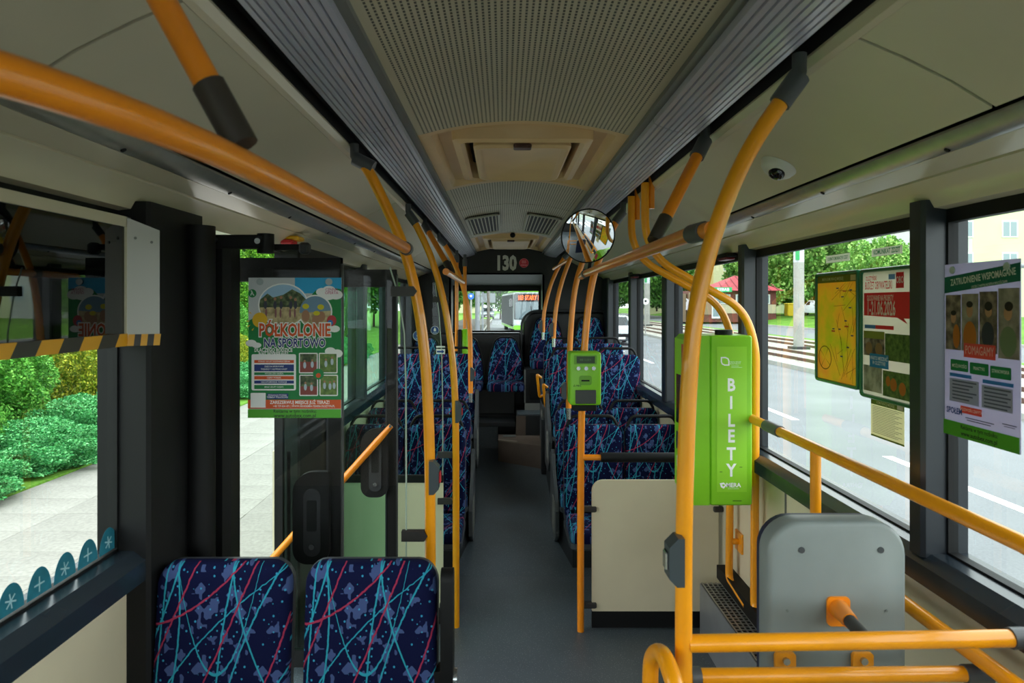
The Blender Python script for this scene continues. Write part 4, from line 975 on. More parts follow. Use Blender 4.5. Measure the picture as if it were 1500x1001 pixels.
blobs(s_, 'children_heads', [E(u, v, 2.1, 2.4) for u, v in ((389, 439), (403, 438), (412, 436), (426, 436), (433, 439))], SK)
s_.circ('lake_photo', [E(462, 457, 23, 23)], C('water', '#6f90a8')); s_.polys('lake_sand', [[g(462+23*math.cos(math.radians(a)), 457+23*math.sin(math.radians(a))) for a in range(-4, 185, 12)]], PH_sand)
blobs(s_, 'swimmers', [E(448, 463, 6, 9), E(470, 464, 7, 8), E(463, 469, 6, 7)], SK); blobs(s_, 'yellow_caps', [E(448, 449, 5, 4), E(470, 450, 5, 4), E(464, 459, 5, 3.5)], C('capyellow', '#d6c820'))
s_.circ('sun', [E(381, 469, 11)], C('sun', '#e8b820')); s_.circ('beach_ball', [E(486, 470, 7, 8)], C('ballred', '#b83a40')); s_.circ('beach_ball_panel', [E(484, 473, 4, 4)], C('ballblue', '#2a78c0'))
s_.polys('sun_rays', [[g(381+a*14, 469+b*14), g(381+a*19+b, 469+b*19-a), g(381+a*19-b, 469+b*19+a)] for a, b in ((-1, .1), (-.8, -.6), (-.6, .8), (-.95, .5), (0, 1))], C('sun', '#e8b820'))
s_.circ('green_badge', [E(370, 430, 6)], C('green', '#148040')); s_.text(*g(370, 430), .022, 'λ', M_white, .02)
s_.text(*g(486, 427), .014, 'CENNA\nOFERTA', C('magenta', '#c23a78'), .0, .9, line=.8)
s_.text(*g(432, 484.5), .062, 'PÓŁKOLONIE', M_white, .09, .66); s_.text(*g(432, 484.5), .062, 'PÓŁKOLONIE', C('orange', '#d9561c'), .03, .66)
s_.text(*g(432, 503), .043, 'NA SPORTOWO', M_white, .08, .68); s_.text(*g(432, 503), .043, 'NA SPORTOWO', C('navy', '#1c3478'), .025, .68)
s_.text(*g(401, 516), .018, 'DLACZEGO RODZICE\nNAS WYBIERAJĄ?', M_white, .03, .75, line=.75)
s_.rect('info_panel', [R(369, 519, 434, 572)], M_white, .006)
s_.rect('bars_orange', [R(373, 527.5, 431, 532), R(373, 551, 431, 556)], C('orange', '#d9561c')); s_.rect('bars_navy', [R(373, 534, 431, 544), R(373, 557.5, 431, 562)], C('navy', '#1c3478')); s_.rect('bars_green', [R(373, 545.5, 431, 549.5), R(373, 564, 431, 570)], C('green', '#148040'))
for v, w_ in ((529.8, 'PONAD 10 LAT DOŚWIADCZENIA'), (537, 'ZAJĘCIA SPORTOWE'), (541, 'TRENERZY I INSTRUKTORZY'), (547.5, 'WYCIECZKI I BASEN'), (553.5, 'CIEPŁY POSIŁEK'), (559.8, 'NIEZAPOMNIANE WAKACJE'), (567, 'MAŁE GRUPY DZIECI')): s_.text(*g(402, v), .0075, w_, M_white, .01, .95)
s_.rect('photo_borders', [R(438.5, 517, 466, 547), R(467.5, 517, 495, 547), R(439, 549, 466.5, 580), R(468.5, 549, 495.5, 580)], M_white, .004)
s_.rect('court_photo', [R(440, 518.5, 464.5, 545.5), R(440.5, 550.5, 465, 578.5)], C('court', '#8a4038')); s_.rect('meadow_photo', [R(469, 518.5, 493.5, 545.5), R(470, 550.5, 494, 578.5)], PH_grass)
s_.rect('photo_backs', [R(440, 518.5, 464.5, 530), R(440.5, 550.5, 465, 566)], PH_tree)
blobs(s_, 'players', [E(u, v, 2.2, 5) for u, v in ((447, 535), (458, 534), (478, 533), (487, 530), (448, 567), (457, 568), (476, 565), (484, 566), (490, 565))], C('playershirt', '#b8c4cc')); blobs(s_, 'player_heads', [E(u, v, 1.6, 1.8) for u, v in ((447, 529), (458, 528), (478, 527), (487, 524), (448, 561), (457, 562), (476, 559), (484, 560), (490, 559))], SK)
s_.circ('photo_badge', [E(467, 548, 8)], C('green', '#148040')); s_.circ('badge_ball', [E(467, 550, 3.5)], C('orange', '#d9561c'))
s_.rect('blank_label', [R(369, 575.5, 390, 597)], M_white); s_.rect('navy_label', [R(392, 576.5, 423, 584.5)], C('navy', '#1c3478')); s_.text(*g(407, 580.5), .008, 'ZESKANUJ I POZNAJ\nTERMINY PÓŁKOLONII', M_white, .01, .9, line=.9)
s_.rect('orange_band', [R(364, 585.5, 500, 598.5)], C('orange', '#c94a20')); s_.rect('blank_label', [R(368, 576, 390, 597)], M_white)
s_.text(*g(440, 589.5), .016, 'ZAREZERWUJ MIEJSCE JUŻ TERAZ!', M_white, .02, .85); s_.text(*g(446, 595), .010, '+48 729 834 471 | WWW.AKADEMIA-TENISA.OLSZTYN.PL', M_white, .01, .85)
s_.rect('green_strip', [R(364, 599.5, 500, 612)], C('lime', '#52a828')); s_.text(*g(433, 602.3), .016, 'Reklama w tym nośniku:', C('ink', '#203018'), .015, .95); s_.text(*g(433, 608.8), .018, 'www.autobex.com.pl', C('ink', '#203018'), .02, .95)
for u in (381, 482): part('suction_cup', MB().disc((*W(u, 413, Yp-.004),), (0, -1, 0), .012, .004, 16), mat('cup_clear', '#aab4b4', .2), po, True)

# --- employment poster hanging in the right window
TR = .4
PH_mix = noise_print('photo_mixed_thin', [(.3, '#332c2a'), (.5, '#7a6a5c'), (.7, '#b8a58f')], 30); PH_grass = noise_print('photo_grass_thin', [(.3, '#3c5a28'), (.7, '#7a9448')], 60)
M_wht = M_white; M_white = C('white_thin', '#f0f0ec')
def right_sheet(parent, X, ya, z): return Sheet(parent, (X, ya, z), (0, -1, 0), (0, 0, 1))
Xp = 1.198
po = thing('poster', 'employment poster with POMAGAMY box hanging in the front right window', 'poster', (Xp, 1.71, 1.46))
ya, za_, w_, h_ = 1.852, 1.905, .272, .455
part('paper', MB().box(Xp, Xp+.0015, ya-w_, ya, za_-h_, za_), C('paper_lilac', '#c3bed2'), po)
s_ = right_sheet(po, Xp, ya, za_)
def r(a, b, c, d): return (a*w_, b*h_, c*w_, d*h_)
s_.polys('green_banner', [[(.0, .075*h_), (w_, .02*h_), (w_, .115*h_), (0, .17*h_)]], C('deepgreen', '#17705a'))
s_.text(.52*w_, .087*h_, .024, 'ZATRUDNIENIE WSPOMAGANE', M_white, .02, .68, rot=.09); s_.text(.62*w_, .127*h_, .010, 'OSÓB Z NIEPEŁNOSPRAWNOŚCIAMI', M_white, .0, .75, rot=.09)
s_.rect('photo_strip', [r(.02, .18, .245, .50), r(.50, .165, .73, .50)], PH_mix); s_.rect('photo_strip', [r(.255, .175, .49, .50), r(.74, .15, .99, .52)], noise_print('photo_beige', [(.3, '#6a6257'), (.6, '#b0a596')], 18))
s_.circ('orange_vest', [(.37*w_, .42*h_, .09*w_, .09*h_), (.18*w_, .42*h_, .05*w_, .07*h_)], C('vest', '#c87828')); s_.circ('green_shirt', [(.86*w_, .43*h_, .10*w_, .08*h_)], C('sage', '#7f8e6a')); s_.circ('dark_shirt', [(.61*w_, .40*h_, .08*w_, .07*h_)], C('darkshirt', '#3a3a48'))
s_.circ('face', [(.37*w_, .27*h_, .045*w_, .04*h_), (.14*w_, .31*h_, .04*w_, .035*h_), (.62*w_, .27*h_, .045*w_, .035*h_), (.86*w_, .28*h_, .05*w_, .04*h_)], SK); s_.circ('hair', [(.37*w_, .235*h_, .045*w_, .018*h_), (.14*w_, .285*h_, .04*w_, .015*h_), (.62*w_, .245*h_, .05*w_, .025*h_), (.87*w_, .245*h_, .05*w_, .025*h_)], C('hair', '#2a201c'))
s_.rect('red_box', [r(.29, .455, .71, .535)], C('redbox', '#e8584c')); s_.text(.5*w_, .495*h_, .032, 'POMAGAMY', C('pinkwhite', '#f2c8c0'), .0, .58)
s_.rect('green_box', [r(.10, .555, .355, .62), r(.375, .56, .625, .625), r(.645, .565, .90, .63)], C('buttongreen', '#1f8a4c'), .003)
for a, t_ in ((.228, 'MOŻLIWOŚCI'), (.50, 'PRAKTYKI'), (.773, 'STANOWISKA')): s_.text(a*w_, .592*h_, .012, t_, M_white, .01, .75)
s_.rect('blue_line', [r(.09, .635, .40, .655), r(.55, .645, .93, .665)], C('blueline', '#3a82c0')); s_.rect('grey_field', [r(.09, .665, .50, .80), r(.54, .675, .92, .80)], C('greyfield', '#a6a9bc'))
s_.rect('text_row', [r(.13, .675+i*.02, .13+.34-.05*(i % 3), .683+i*.02) for i in range(6)]+[r(.57, .685+i*.02, .57+.33-.04*(i % 2), .693+i*.02) for i in range(6)], C('inkgrey', '#5a5c6c'))
s_.rect('red_label', [r(.25, .815, .54, .855)], C('redbox', '#e8584c')); s_.text(.395*w_, .835*h_, .011, 'ZADZWOŃ I ZAPYTAJ', M_white, .0, .8); s_.text(.16*w_, .855*h_, .022, 'SPOŁEM', C('navy2', '#304878'), .03, .8); s_.rect('text_row', [r(.32, .875, .70, .88), r(.34, .888, .66, .893), r(.80, .86, .97, .865), r(.82, .872, .95, .876)], C('inkgrey', '#5a5c6c'))
s_.rect('green_strip', [r(0, .915, 1, 1)], C('lime', '#52a828')); s_.text(.5*w_, .938*h_, .015, 'Reklama w tym nośniku:', C('ink', '#203018'), .015, .9); s_.text(.5*w_, .974*h_, .017, 'www.autobex.com.pl', C('ink', '#203018'), .02, .9)
for f in (.14, .86): part('suction_cup', MB().disc((Xp-.003, ya-f*w_, za_-.016), (-1, 0, 0), .010, .003, 16), mat('cup_clear', '#aab4b4', .2), po, True); part('cup_stem', MB().tube([(Xp+.0015, ya-f*w_, za_-.016), (XR-.0005, ya-f*w_, za_-.016)], .005, 8), mat('cup_clear', '#aab4b4', .2), po)
# --- two green-framed notices on the right window
XF = 1.226
def framed(label, ya, w_, z1, h_):
    root = thing('framed_notice', label, 'notice', (XF, ya-w_/2, z1-h_), 'green framed notices on the right window')
    o = [(-(y), z) for y, z in []]
    ol = rrect(ya-w_, ya, z1-h_, z1, .018, 4); il = inset(ol, .013)
    mb = MB(); mb.rings([[(x, y, z) for y, z in P] for x, P in ((XR-.001, ol), (XF, ol), (XF-.004, inset(ol, .003)), (XF-.004, inset(ol, .011)), (XF+.004, il), (XR-.001, il))], False, False)
    part('frame', mb, mat('frame_green', '#0d5f3a', .3), root, True)
    return root, right_sheet(root, XF+.0035, ya-.012, z1-.012), w_-.024, h_-.024
mp_root, s_, w_, h_ = framed('green framed yellow route map on the right window', 2.68, .325, 1.918, .418)
M_map = noise_print('map_print', [(.30, '#b8c020'), (.5, '#dcbc38'), (.7, '#e0a440')], 9)
s_.rect('map_sheet', [(0, 0, w_, h_)], M_map); s_.rect('map_title', [r(0, 0, 1, .07)], C('olive', '#7a7c14')); s_.text(.4*w_, .037*h_, .016, 'MAPA KOMUNIKACJI MIEJSKIEJ', C('mapcream', '#d8d090'), .01, .75)
s_.rect('map_logo', [r(.84, .01, .97, .06)], C('mappale', '#e0c890'))
random.seed(3); rd = []
for i in range(26):
    x, y = random.uniform(.45, .95)*w_, random.uniform(.1, .9)*h_; a = random.uniform(0, 3.1); l = random.uniform(.02, .07)
    dx, dy = math.cos(a)*l, math.sin(a)*l; nx, ny = -math.sin(a)*.0008, math.cos(a)*.0008
    rd.append([(max(.004, min(w_-.004, px_)), max(.03, min(h_-.004, py_))) for px_, py_ in ((x-dx+nx, y-dy+ny), (x+dx+nx, y+dy+ny), (x+dx-nx, y+dy-ny), (x-dx-nx, y-dy-ny))])
s_.polys('map_roads', rd, C('roadbrown', '#7a5a20')); s_.rect('map_tags', [r(a, b, a+.06, b+.012) for a, b in ((.5, .12), (.62, .2), (.8, .3), (.7, .42), (.55, .5), (.85, .55), (.75, .66), (.6, .75), (.4, .5), (.82, .14))], C('tagblue', '#41507a')); s_.rect('map_tags_red', [r(.38, .52, .47, .535), r(.7, .47, .8, .483), r(.66, .15, .74, .16)], C('tagred', '#b8503a'))
n = 30; s_.polys('route_ring', [[(w_*.21+rr_*.17*w_*math.cos(2*math.pi*(k+j)/n), h_*.79+rr_*.115*h_*math.sin(2*math.pi*(k+j)/n)) for j, rr_ in ((0, 1), (1, 1), (1, .92), (0, .92))] for k in range(n)], C('ringbrown', '#6d6a24'))
s_.polys('route_spokes', [[(w_*.21, h_*.79), (w_*.21+.16*w_*math.cos(a), h_*.79+.11*h_*math.sin(a)), (w_*.21+.16*w_*math.cos(a+.06), h_*.79+.11*h_*math.sin(a+.06))] for a in (.6, 2.2, 3.8, 5.2)], C('ringbrown', '#6d6a24'))
mp_root, s_, w_, h_ = framed('green framed budget voting notice dated 1-21.06.2026 beside the dark pillar', 2.345, .325, 1.918, .435)
s_.rect('notice_paper', [(0, 0, w_, h_)], C('noticewhite', '#e2ddd0'), .012)
s_.text(.06*w_, .055*h_, .020, 'OLSZTYŃSKI', C('nred', '#e0343c'), .02, .6, align='LEFT'); s_.text(.05*w_, .115*h_, .036, 'BUDŻET OBYWATELSKI', C('nred', '#e0343c'), .015, .42, align='LEFT'); s_.rect('blue_tag', [r(.52, .03, .64, .07)], C('ntag', '#7aa8d8'))
s_.polys('red_banner', [[(.03*w_, .17*h_), (.985*w_, .17*h_), (.985*w_, .37*h_), (.8*w_, .37*h_), (.86*w_, .41*h_), (.68*w_, .365*h_), (.03*w_, .355*h_)]], C('nred', '#e0343c'))
s_.text(.09*w_, .215*h_, .026, 'GŁOSOWANIE NA PROJEKTY', M_white, .015, .46, align='LEFT'); s_.text(.09*w_, .30*h_, .064, '1-21.06.2026', M_white, .02, .50, align='LEFT')
s_.rect('red_logo', [r(.66, .02, .80, .14)], C('nred', '#e0343c')); s_.text(.73*w_, .08*h_, .03, 'OBO', M_white, .02, .6); s_.rect('link_bar', [r(.05, .43, .27, .46)], C('nblue', '#5a8ac0')); s_.rect('link_bar_red', [r(.27, .43, .62, .46)], C('nred', '#e0343c'))
s_.rect('photo_top', [r(.03, .48, .45, .68)], PH_mix); s_.rect('photo_sky', [r(.03, .48, .45, .54)], C('nolive', '#9aa040')); s_.rect('photo_park', [r(.46, .49, .97, .70)], PH_grass); s_.rect('photo_bottom', [r(.03, .76, .40, .97)], noise_print('photo_pale', [(.3, '#6a6a52'), (.6, '#b8b8a0')], 22)); s_.rect('photo_garden', [r(.42, .78, .97, .98)], PH_grass)
s_.circ('person_shape', [(.14*w_, .62*h_, .07*w_, .05*h_), (.34*w_, .62*h_, .07*w_, .05*h_)], C('ntan', '#a07a50')); s_.circ('orange_vests', [(.62*w_, .88*h_, .06*w_, .05*h_), (.52*w_, .86*h_, .04*w_, .04*h_), (.78*w_, .90*h_, .06*w_, .05*h_)], C('vest', '#c87828'))
s_.rect('blue_box', [r(.16, .66, .53, .77)], C('nblue2', '#2f88b8')); s_.text(.345*w_, .715*h_, .017, 'WARTO MIESZKAĆ\nW OLSZTYNIE', M_white, .02, .7, line=.9)
def window_label(label, u0, u1, v0, v1, draw):
    X_ = XR-.0006; ya = X_/(u0-U0)*F; yb = X_/(u1-U0)*F; ym = (ya+yb)/2; zt_ = ZC-(v0-V0)*ym/F; zb_ = ZC-(v1-V0)*ym/F
    root = thing('window_label', label, 'label', (X_, ym, zb_)); s = right_sheet(root, X_, ya, zt_); draw(s, ya-yb, zt_-zb_)
def d1(s, w, h): s.rect('label_strip', [(0, 0, w, h)], C('stripgrey', '#e4e4d8')); s.text(w/2, h/2, h*.62, 'SCHEMAT KOMUNIKACYJNY ZDZIT', C('stripgreen', '#3a8a5a'), .02, .55)
def d2(s, w, h): s.rect('label_strip', [(0, 0, w, h)], C('stripgrey', '#e4e4d8')); s.text(w/2, h/2, h*.85, 'KOMUNIKAT ZDZIT', C('stripgreen', '#1d7a48'), .03, .75)
window_label('thin grey strip label with green lettering above the route map', 1210, 1245, 373, 384, d1)
window_label('grey strip label reading KOMUNIKAT ZDZIT above the voting notice', 1277, 1322, 362, 374, d2)
def d3(s, w, h):
    s.rect('notice_sheet', [(0, 0, w, h)], C('noticecream', '#e6e4c4')); s.rect('olive_header', [(0, 0, w, h*.16), (0, h*.955, w, h)], C('oliveg', '#6f8a2a')); s.text(w*.45, h*.055, .013, 'INFORMACJA DLA PASAŻERÓW\nKOMUNIKACJI MIEJSKIEJ', C('pale', '#d8dcb0'), .01, .75, line=.8)
    s.rect('logo_box', [(w*.80, h*.02, w*.97, h*.14)], C('noticecream2', '#dcd8c4'))
    s.rect('text_rows', [(w*.06, h*(.2+i*.042), w*(.94-.1*((i*7) % 3)), h*(.212+i*.042)) for i in range(17)], C('textgrey', '#7a7860'))
window_label('small cream notice with olive header below the voting notice', 1276, 1325, 588, 646, d3)
TR = 0; M_white = M_wht
# stickers on the far glass screen
for u, v, rr_, l in ((612.5, 492, 7.6, 'round blue droplet sticker on the far glass screen, the one nearer the door'), (637, 484, 6.2, 'smaller round blue droplet sticker on the far glass screen')):
    Ys = 3.8195; root = thing('round_sticker', l, 'sticker', W(u, v+rr_, Ys)); q2 = Ys/F; s_ = Sheet(root, W(u, v, Ys), (1, 0, 0), (0, 0, 1)); R_ = rr_*q2
    s_.circ('rim', [(0, 0, R_, R_)], M_white); s_.circ('disc', [(0, 0, R_*.92, R_*.92)], C('stickerblue', '#274a86'))
    s_.polys('droplet', [[(0, -.7*R_), (.30*R_, -.1*R_), (.28*R_, .15*R_), (0, .28*R_), (-.28*R_, .15*R_), (-.30*R_, -.1*R_)]], M_white); s_.rect('caption', [(-.5*R_, .45*R_, .5*R_, .55*R_), (-.4*R_, .65*R_, .4*R_, .72*R_)], C('palest', '#b8c8e0'))
Ys = 3.8195; root = thing('arrow_sign', 'small white sign with blue arrow on the far glass screen', 'sign', W(646, 519, Ys)); s_ = Sheet(root, W(639, 507, Ys), (1, 0, 0), (0, 0, 1)); q2 = Ys/F
s_.rect('sign_plate', [(0, 0, 13*q2, 2.5*q2), (0, 4.5*q2, 13*q2, 12*q2)], M_white); s_.polys('arrow', [[(1*q2, 7*q2), (8*q2, 7*q2), (8*q2, 5.3*q2), (12*q2, 8.3*q2), (8*q2, 11.3*q2), (8*q2, 9.6*q2), (1*q2, 9.6*q2)]], C('arrowblue', '#1c4a9c'))

# ================================================================ MIRROR, CAMERA, EMERGENCY HANDLES
c = Vector(W(861.5, 346, 3.35)); nrm = Vector((.13, -.95, -.27)).normalized()
mr = thing('convex_mirror', 'round convex passenger mirror above the green validator', 'mirror', tuple(c))
a_ = Vector((0, 0, 1)).cross(nrm).normalized(); b_ = nrm.cross(a_); Rm, Rc = .131, .60
R_ = []
for i in range(13):
    rr_ = Rm*max(i/12, .004); R_.append([c+nrm*(math.sqrt(Rc*Rc-rr_*rr_)-math.sqrt(Rc*Rc-Rm*Rm)+.003)+a_*rr_*math.cos(2*math.pi*k/40)+b_*rr_*math.sin(2*math.pi*k/40) for k in range(40)])
part('mirror_glass', MB().rings(R_, True, False), mat('mirror', (.92, .93, .94, 1), .0, 1.0), mr, True)
part('mirror_shell', MB().rings([[c+nrm*h+a_*q_*math.cos(2*math.pi*k/40)+b_*q_*math.sin(2*math.pi*k/40) for k in range(40)] for h, q_ in ((.006, Rm), (.006, Rm+.004), (-.01, Rm+.004), (-.04, Rm*.6))], False, True), M_blk2, mr, True)
part('mirror_arm', MB().tube([c-nrm*.035, c+Vector((.04, .12, .0)), (.447, 3.55, ZC+.175)], .010, 10), M_blk2, mr, True)
dc = thing('dome_camera', 'white dome security camera on the right ceiling cove', 'camera', (.892, 2.21, ZC+.43))
nrm = Vector((-.46, 0, -.888)).normalized(); c = Vector((.893, 2.21, ZC+.4485)); a_ = Vector((0, 1, 0)); b_ = nrm.cross(a_)
def ringp(h, q_, off=Vector((0, 0, 0)), n=28): return [c+off+nrm*h+a_*q_*math.cos(2*math.pi*k/n)+b_*q_*math.sin(2*math.pi*k/n) for k in range(n)]
part('camera_base', MB().rings([ringp(0, .058), ringp(.006, .058), ringp(.022, .05), ringp(.034, .036), ringp(.036, .02)]), mat('camera_white', '#d4d2cc', .35), dc, True)
off = -a_*.02
part('camera_lens', MB().rings([ringp(.025, .026, off), ringp(.04, .025, off), ringp(.05, .018, off), ringp(.054, .006, off)]), mat('lens_black', '#060608', .05), dc, True)
eh = thing('emergency_handle', 'red emergency handle on a yellow base above the open door', 'handle', (-1.0, 3.3, ZC+.28))
c = Vector(W(425, 353, 3.25)); part('base_plate', MB().box(c.x-.055, c.x+.055, c.y-.05, c.y+.05, c.z+.0, c.z+.02, .006), mat('handle_yellow', '#e0a818', .4), eh); part('pull_handle', MB().box(c.x-.03, c.x+.03, c.y-.06, c.y+.02, c.z-.02, c.z+.002, .006), M_red, eh)
for l, Y_ in (('dark emergency hammer holder with red base on the window head near the ticket machine', 3.66), ('far dark emergency hammer holder with red base near the rear corner', 6.2)):
    root = thing('hammer_holder', l, 'hammer', (1.19, Y_, ZC+.23), 'emergency hammers'); part('holder_body', MB().box(1.165, 1.225, Y_-.09, Y_+.09, ZC+.245, ZC+.267, .006), M_blk2, root); part('holder_base', MB().box(1.17, 1.22, Y_-.07, Y_+.07, ZC+.232, ZC+.246, .004), mat('dark_red', '#6d1420', .4), root)
# ================================================================ OUTSIDE
ZR, ZP = -.35, -.20       # road and pavement level
def ground_mat(name, c1, c2, scale, rough=.9, bump=.3, bscale=None, fine=None):
    m, t, b = nodes_of(name); b.inputs['Roughness'].default_value = rough; b.inputs['Specular IOR Level'].default_value = .2
    tc = t.nodes.new('ShaderNodeTexCoord'); n = t.nodes.new('ShaderNodeTexNoise'); n.inputs['Scale'].default_value = scale; n.inputs['Detail'].default_value = 6; t.links.new(tc.outputs['Object'], n.inputs['Vector'])
    n2 = t.nodes.new('ShaderNodeTexNoise'); n2.inputs['Scale'].default_value = fine or scale*12; n2.inputs['Detail'].default_value = 3; t.links.new(tc.outputs['Object'], n2.inputs['Vector'])
    f = mth(t, 'ADD', mth(t, 'MULTIPLY', n.outputs['Fac'], .5), mth(t, 'MULTIPLY', n2.outputs['Fac'], .5))
    r = t.nodes.new('ShaderNodeValToRGB'); r.color_ramp.elements[0].position = .38; r.color_ramp.elements[1].position = .62
    r.color_ramp.elements[0].color = lin(c1); r.color_ramp.elements[1].color = lin(c2); t.links.new(f, r.inputs['Fac']); t.links.new(r.outputs['Color'], b.inputs['Base Color'])
    bp = t.nodes.new('ShaderNodeBump'); bp.inputs['Strength'].default_value = bump; bp.inputs['Distance'].default_value = .02; t.links.new(n2.outputs['Fac'], bp.inputs['Height']); t.links.new(bp.outputs['Normal'], b.inputs['Normal'])
    return m
M_asph = ground_mat('asphalt', '#6d7072', '#7d8082', .6, .8, .2, fine=40)
M_slab = ground_mat('paving_slab', '#87847d', '#9d9a92', 1.2, .9, .2, fine=30)
M_joint = ground_mat('joint_sand', '#4c4a44', '#5c5a54', 3)
M_grass = ground_mat('grass', '#46701f', '#6e9a36', .8, .95, .5, fine=25)
M_ball = ground_mat('ballast', '#726e66', '#c0bcb0', 9, .95, 1.0, fine=14)
M_mark = mat('road_paint', '#e4e6e4', .7)
M_conc = ground_mat('concrete', '#8f8f8a', '#a5a59e', 1.5)
road = struct('road', MB().box(-1.38, 9.5, -45, 150, ZR-.2, ZR), M_asph, label='grey asphalt road beside the bus')
for y in np.arange(-30, 120, 6.0): part('lane_dash', MB().box(5.33, 5.47, y+.6, y+3.6, ZR, ZR+.004), M_mark, road)
for x in np.arange(-1.0, 9.2, 1.0): part('crossing_stripe', MB().box(x, x+.5, -9.5, -5.5, ZR, ZR+.004), M_mark, road)
struct('verge_ground', MB().box(-160, 160, -60, 230, ZR-.5, ZR-.21), M_grass, label='grass ground')
pv = struct('pavement', MB().box(-5.12, -1.55, -12, 90, ZP-.3, ZP-.012), M_joint, label='light paved walkway beside the open door')
struct('kerb', MB().box(-1.55, -1.40, -12, 90, ZR-.2, ZP+.0), M_conc)
slab = None
for j, y in enumerate(np.arange(2.0, 36.0, .5)):
    for i in range(4):
        x0 = -5.12+i*.8925
        if slab is None:
            slab = part('slab', MB().box(x0+.002, x0+.8905, y+.002, y+.498, ZP-.03, ZP, .003), M_slab, pv); base_loc = slab.location.copy(); sx0, sy0 = x0, y; continue
        c = slab.copy(); COL.objects.link(c); c.parent = pv; c.location = base_loc+Vector((x0-sx0, y-sy0, random.uniform(-.003, .001)))
# tram corridor on the right
struct('track_kerb', MB().box(9.5, 9.8, -45, 150, ZR-.2, ZR+.14), M_conc)
tb = struct('ballast_bed', MB().box(9.8, 17.6, -45, 150, ZR-.2, ZR+.06), M_ball, label='pale stone ballast of the tram tracks')
M_rust = mat('rail_steel', '#5c4030', .5, .5)
for x in (10.9, 12.35, 14.6, 16.05): part('tram_rail', MB().box(x-.035, x+.035, -45, 150, ZR+.06, ZR+.17), M_rust, tb)
struct('far_road', MB().box(18.4, 26.0, -45, 150, ZR-.2, ZR-.05), M_asph); struct('far_kerb', MB().box(26.0, 26.3, -45, 150, ZR-.2, ZR+.08), M_conc)
bank = MB().prism([(26.3, ZR-.2), (26.3, ZR+.05), (30, ZR+.55), (60, ZR+1.2), (120, ZR+1.6), (120, ZR-.2)], 'y', -45, 220); struct('grass_bank', bank, M_grass)
struct('grass_strip', MB().box(17.6, 18.4, -45, 150, ZR-.2, ZR+.05), M_grass)
struct('hedge_bed', MB().box(-14, -5.12, -12, 90, ZP-.3, ZP+.02), M_grass)
# ---------------------------------------------------------------- foliage
def leaf_mat(name, a, b_, c_):
    m, t, b = nodes_of(name); b.inputs['Roughness'].default_value = .6; b.inputs['Specular IOR Level'].default_value = .25
    geo = t.nodes.new('ShaderNodeNewGeometry'); r = t.nodes.new('ShaderNodeValToRGB'); e = r.color_ramp.elements
    e[0].color = lin(a); e[0].position = .0; e[1].color = lin(c_); e[1].position = 1.; q = e.new(.55); q.color = lin(b_)
    t.links.new(geo.outputs['Random Per Island'], r.inputs['Fac']); t.links.new(r.outputs['Color'], b.inputs['Base Color'])
    return m
L_jun = leaf_mat('leaf_juniper', '#1f6834', '#46a056', '#84cc86')
L_con = leaf_mat('leaf_conifer', '#28661c', '#529a34', '#8cc85c')
L_thu = leaf_mat('leaf_thuja', '#244f14', '#4b8c1e', '#86b838')
L_yel = leaf_mat('leaf_golden', '#587414', '#90a028', '#c0b83c')
L_oak = leaf_mat('leaf_tree', '#28541c', '#4c8430', '#7cae50')
L_lit = leaf_mat('leaf_light_tree', '#3c7024', '#74a848', '#b0d078')
def foliage(name, n, rx, ry, rz, size, seed, kind='ball', lumps=9):
    rg = np.random.default_rng(seed)
    d = rg.normal(size=(n, 3)); d /= np.linalg.norm(d, axis=1)[:, None]
    lc = rg.normal(size=(lumps*3, 3)); lc /= np.linalg.norm(lc, axis=1)[:, None]
    k = np.max(d@lc.T, axis=1); c0 = math.cos(2.3/math.sqrt(lumps*3)); rad = .70+.32*np.clip((k-c0)/(1-c0), 0, 1)
    rad *= 1-.28*rg.random(n)**2.2
    p = d*rad[:, None]
    if kind == 'cone': f = np.clip(1.05-.62*(p[:, 2]+1)/2, .1, 1); p[:, 0] *= f; p[:, 1] *= f
    if kind == 'mound': p[:, 2] = np.where(p[:, 2] < -.2, -.2+(p[:, 2]+.2)*.2, p[:, 2])
    p *= np.array([rx, ry, rz])
    a = rg.normal(size=(n, 3))*.7+d*.6; a /= np.linalg.norm(a, axis=1)[:, None]
    b = np.cross(a, rg.normal(size=(n, 3))); b /= np.linalg.norm(b, axis=1)[:, None]
    s = size*(.6+.8*rg.random(n))[:, None]
    V = np.stack([p-a*s*.2, p+b*s*.34+a*s*.35, p+a*s, p-b*s*.34+a*s*.35], axis=1).reshape(-1, 3)
    zmin = V[:, 2].min()
    me = bpy.data.meshes.new(name)
    # inner growth so that the crown is not see-through
    core = MB().sphere((0, 0, 0), .60*rx, .60*ry, .62*rz, 14, 9)
    if kind == 'mound': core.v = [(x, y, max(z, -.2*rz)) for x, y, z in core.v]
    if kind == 'cone': core.v = [(x*(1.05-.62*(z/rz+1)/2), y*(1.05-.62*(z/rz+1)/2), z) for x, y, z in core.v]
    V = np.vstack([V, np.array(core.v)]); V[:, 2] -= zmin
    F_ = [(4*i, 4*i+1, 4*i+2, 4*i+3) for i in range(n)]+[tuple(j+4*n for j in f) for f in core.f]
    me.from_pydata(V.tolist(), [], F_); me.validate(); return me
FM = {'juniper': foliage('foliage', 42000, 1.15, 1.15, .80, .040, 1, 'mound', 34), 'conifer': foliage('foliage', 42000, .95, .95, 1.05, .036, 2, 'cone', 30), 'thuja': foliage('foliage', 30000, .75, .75, 2.4, .065, 3, 'cone', 30),
      'golden': foliage('foliage', 22000, .8, .8, .75, .042, 4, 'ball', 22), 'tree': foliage('foliage', 16000, 3., 3., 3.2, .22, 5, 'ball', 22), 'light': foliage('foliage', 16000, 3., 3., 3.4, .20, 6, 'ball', 26)}
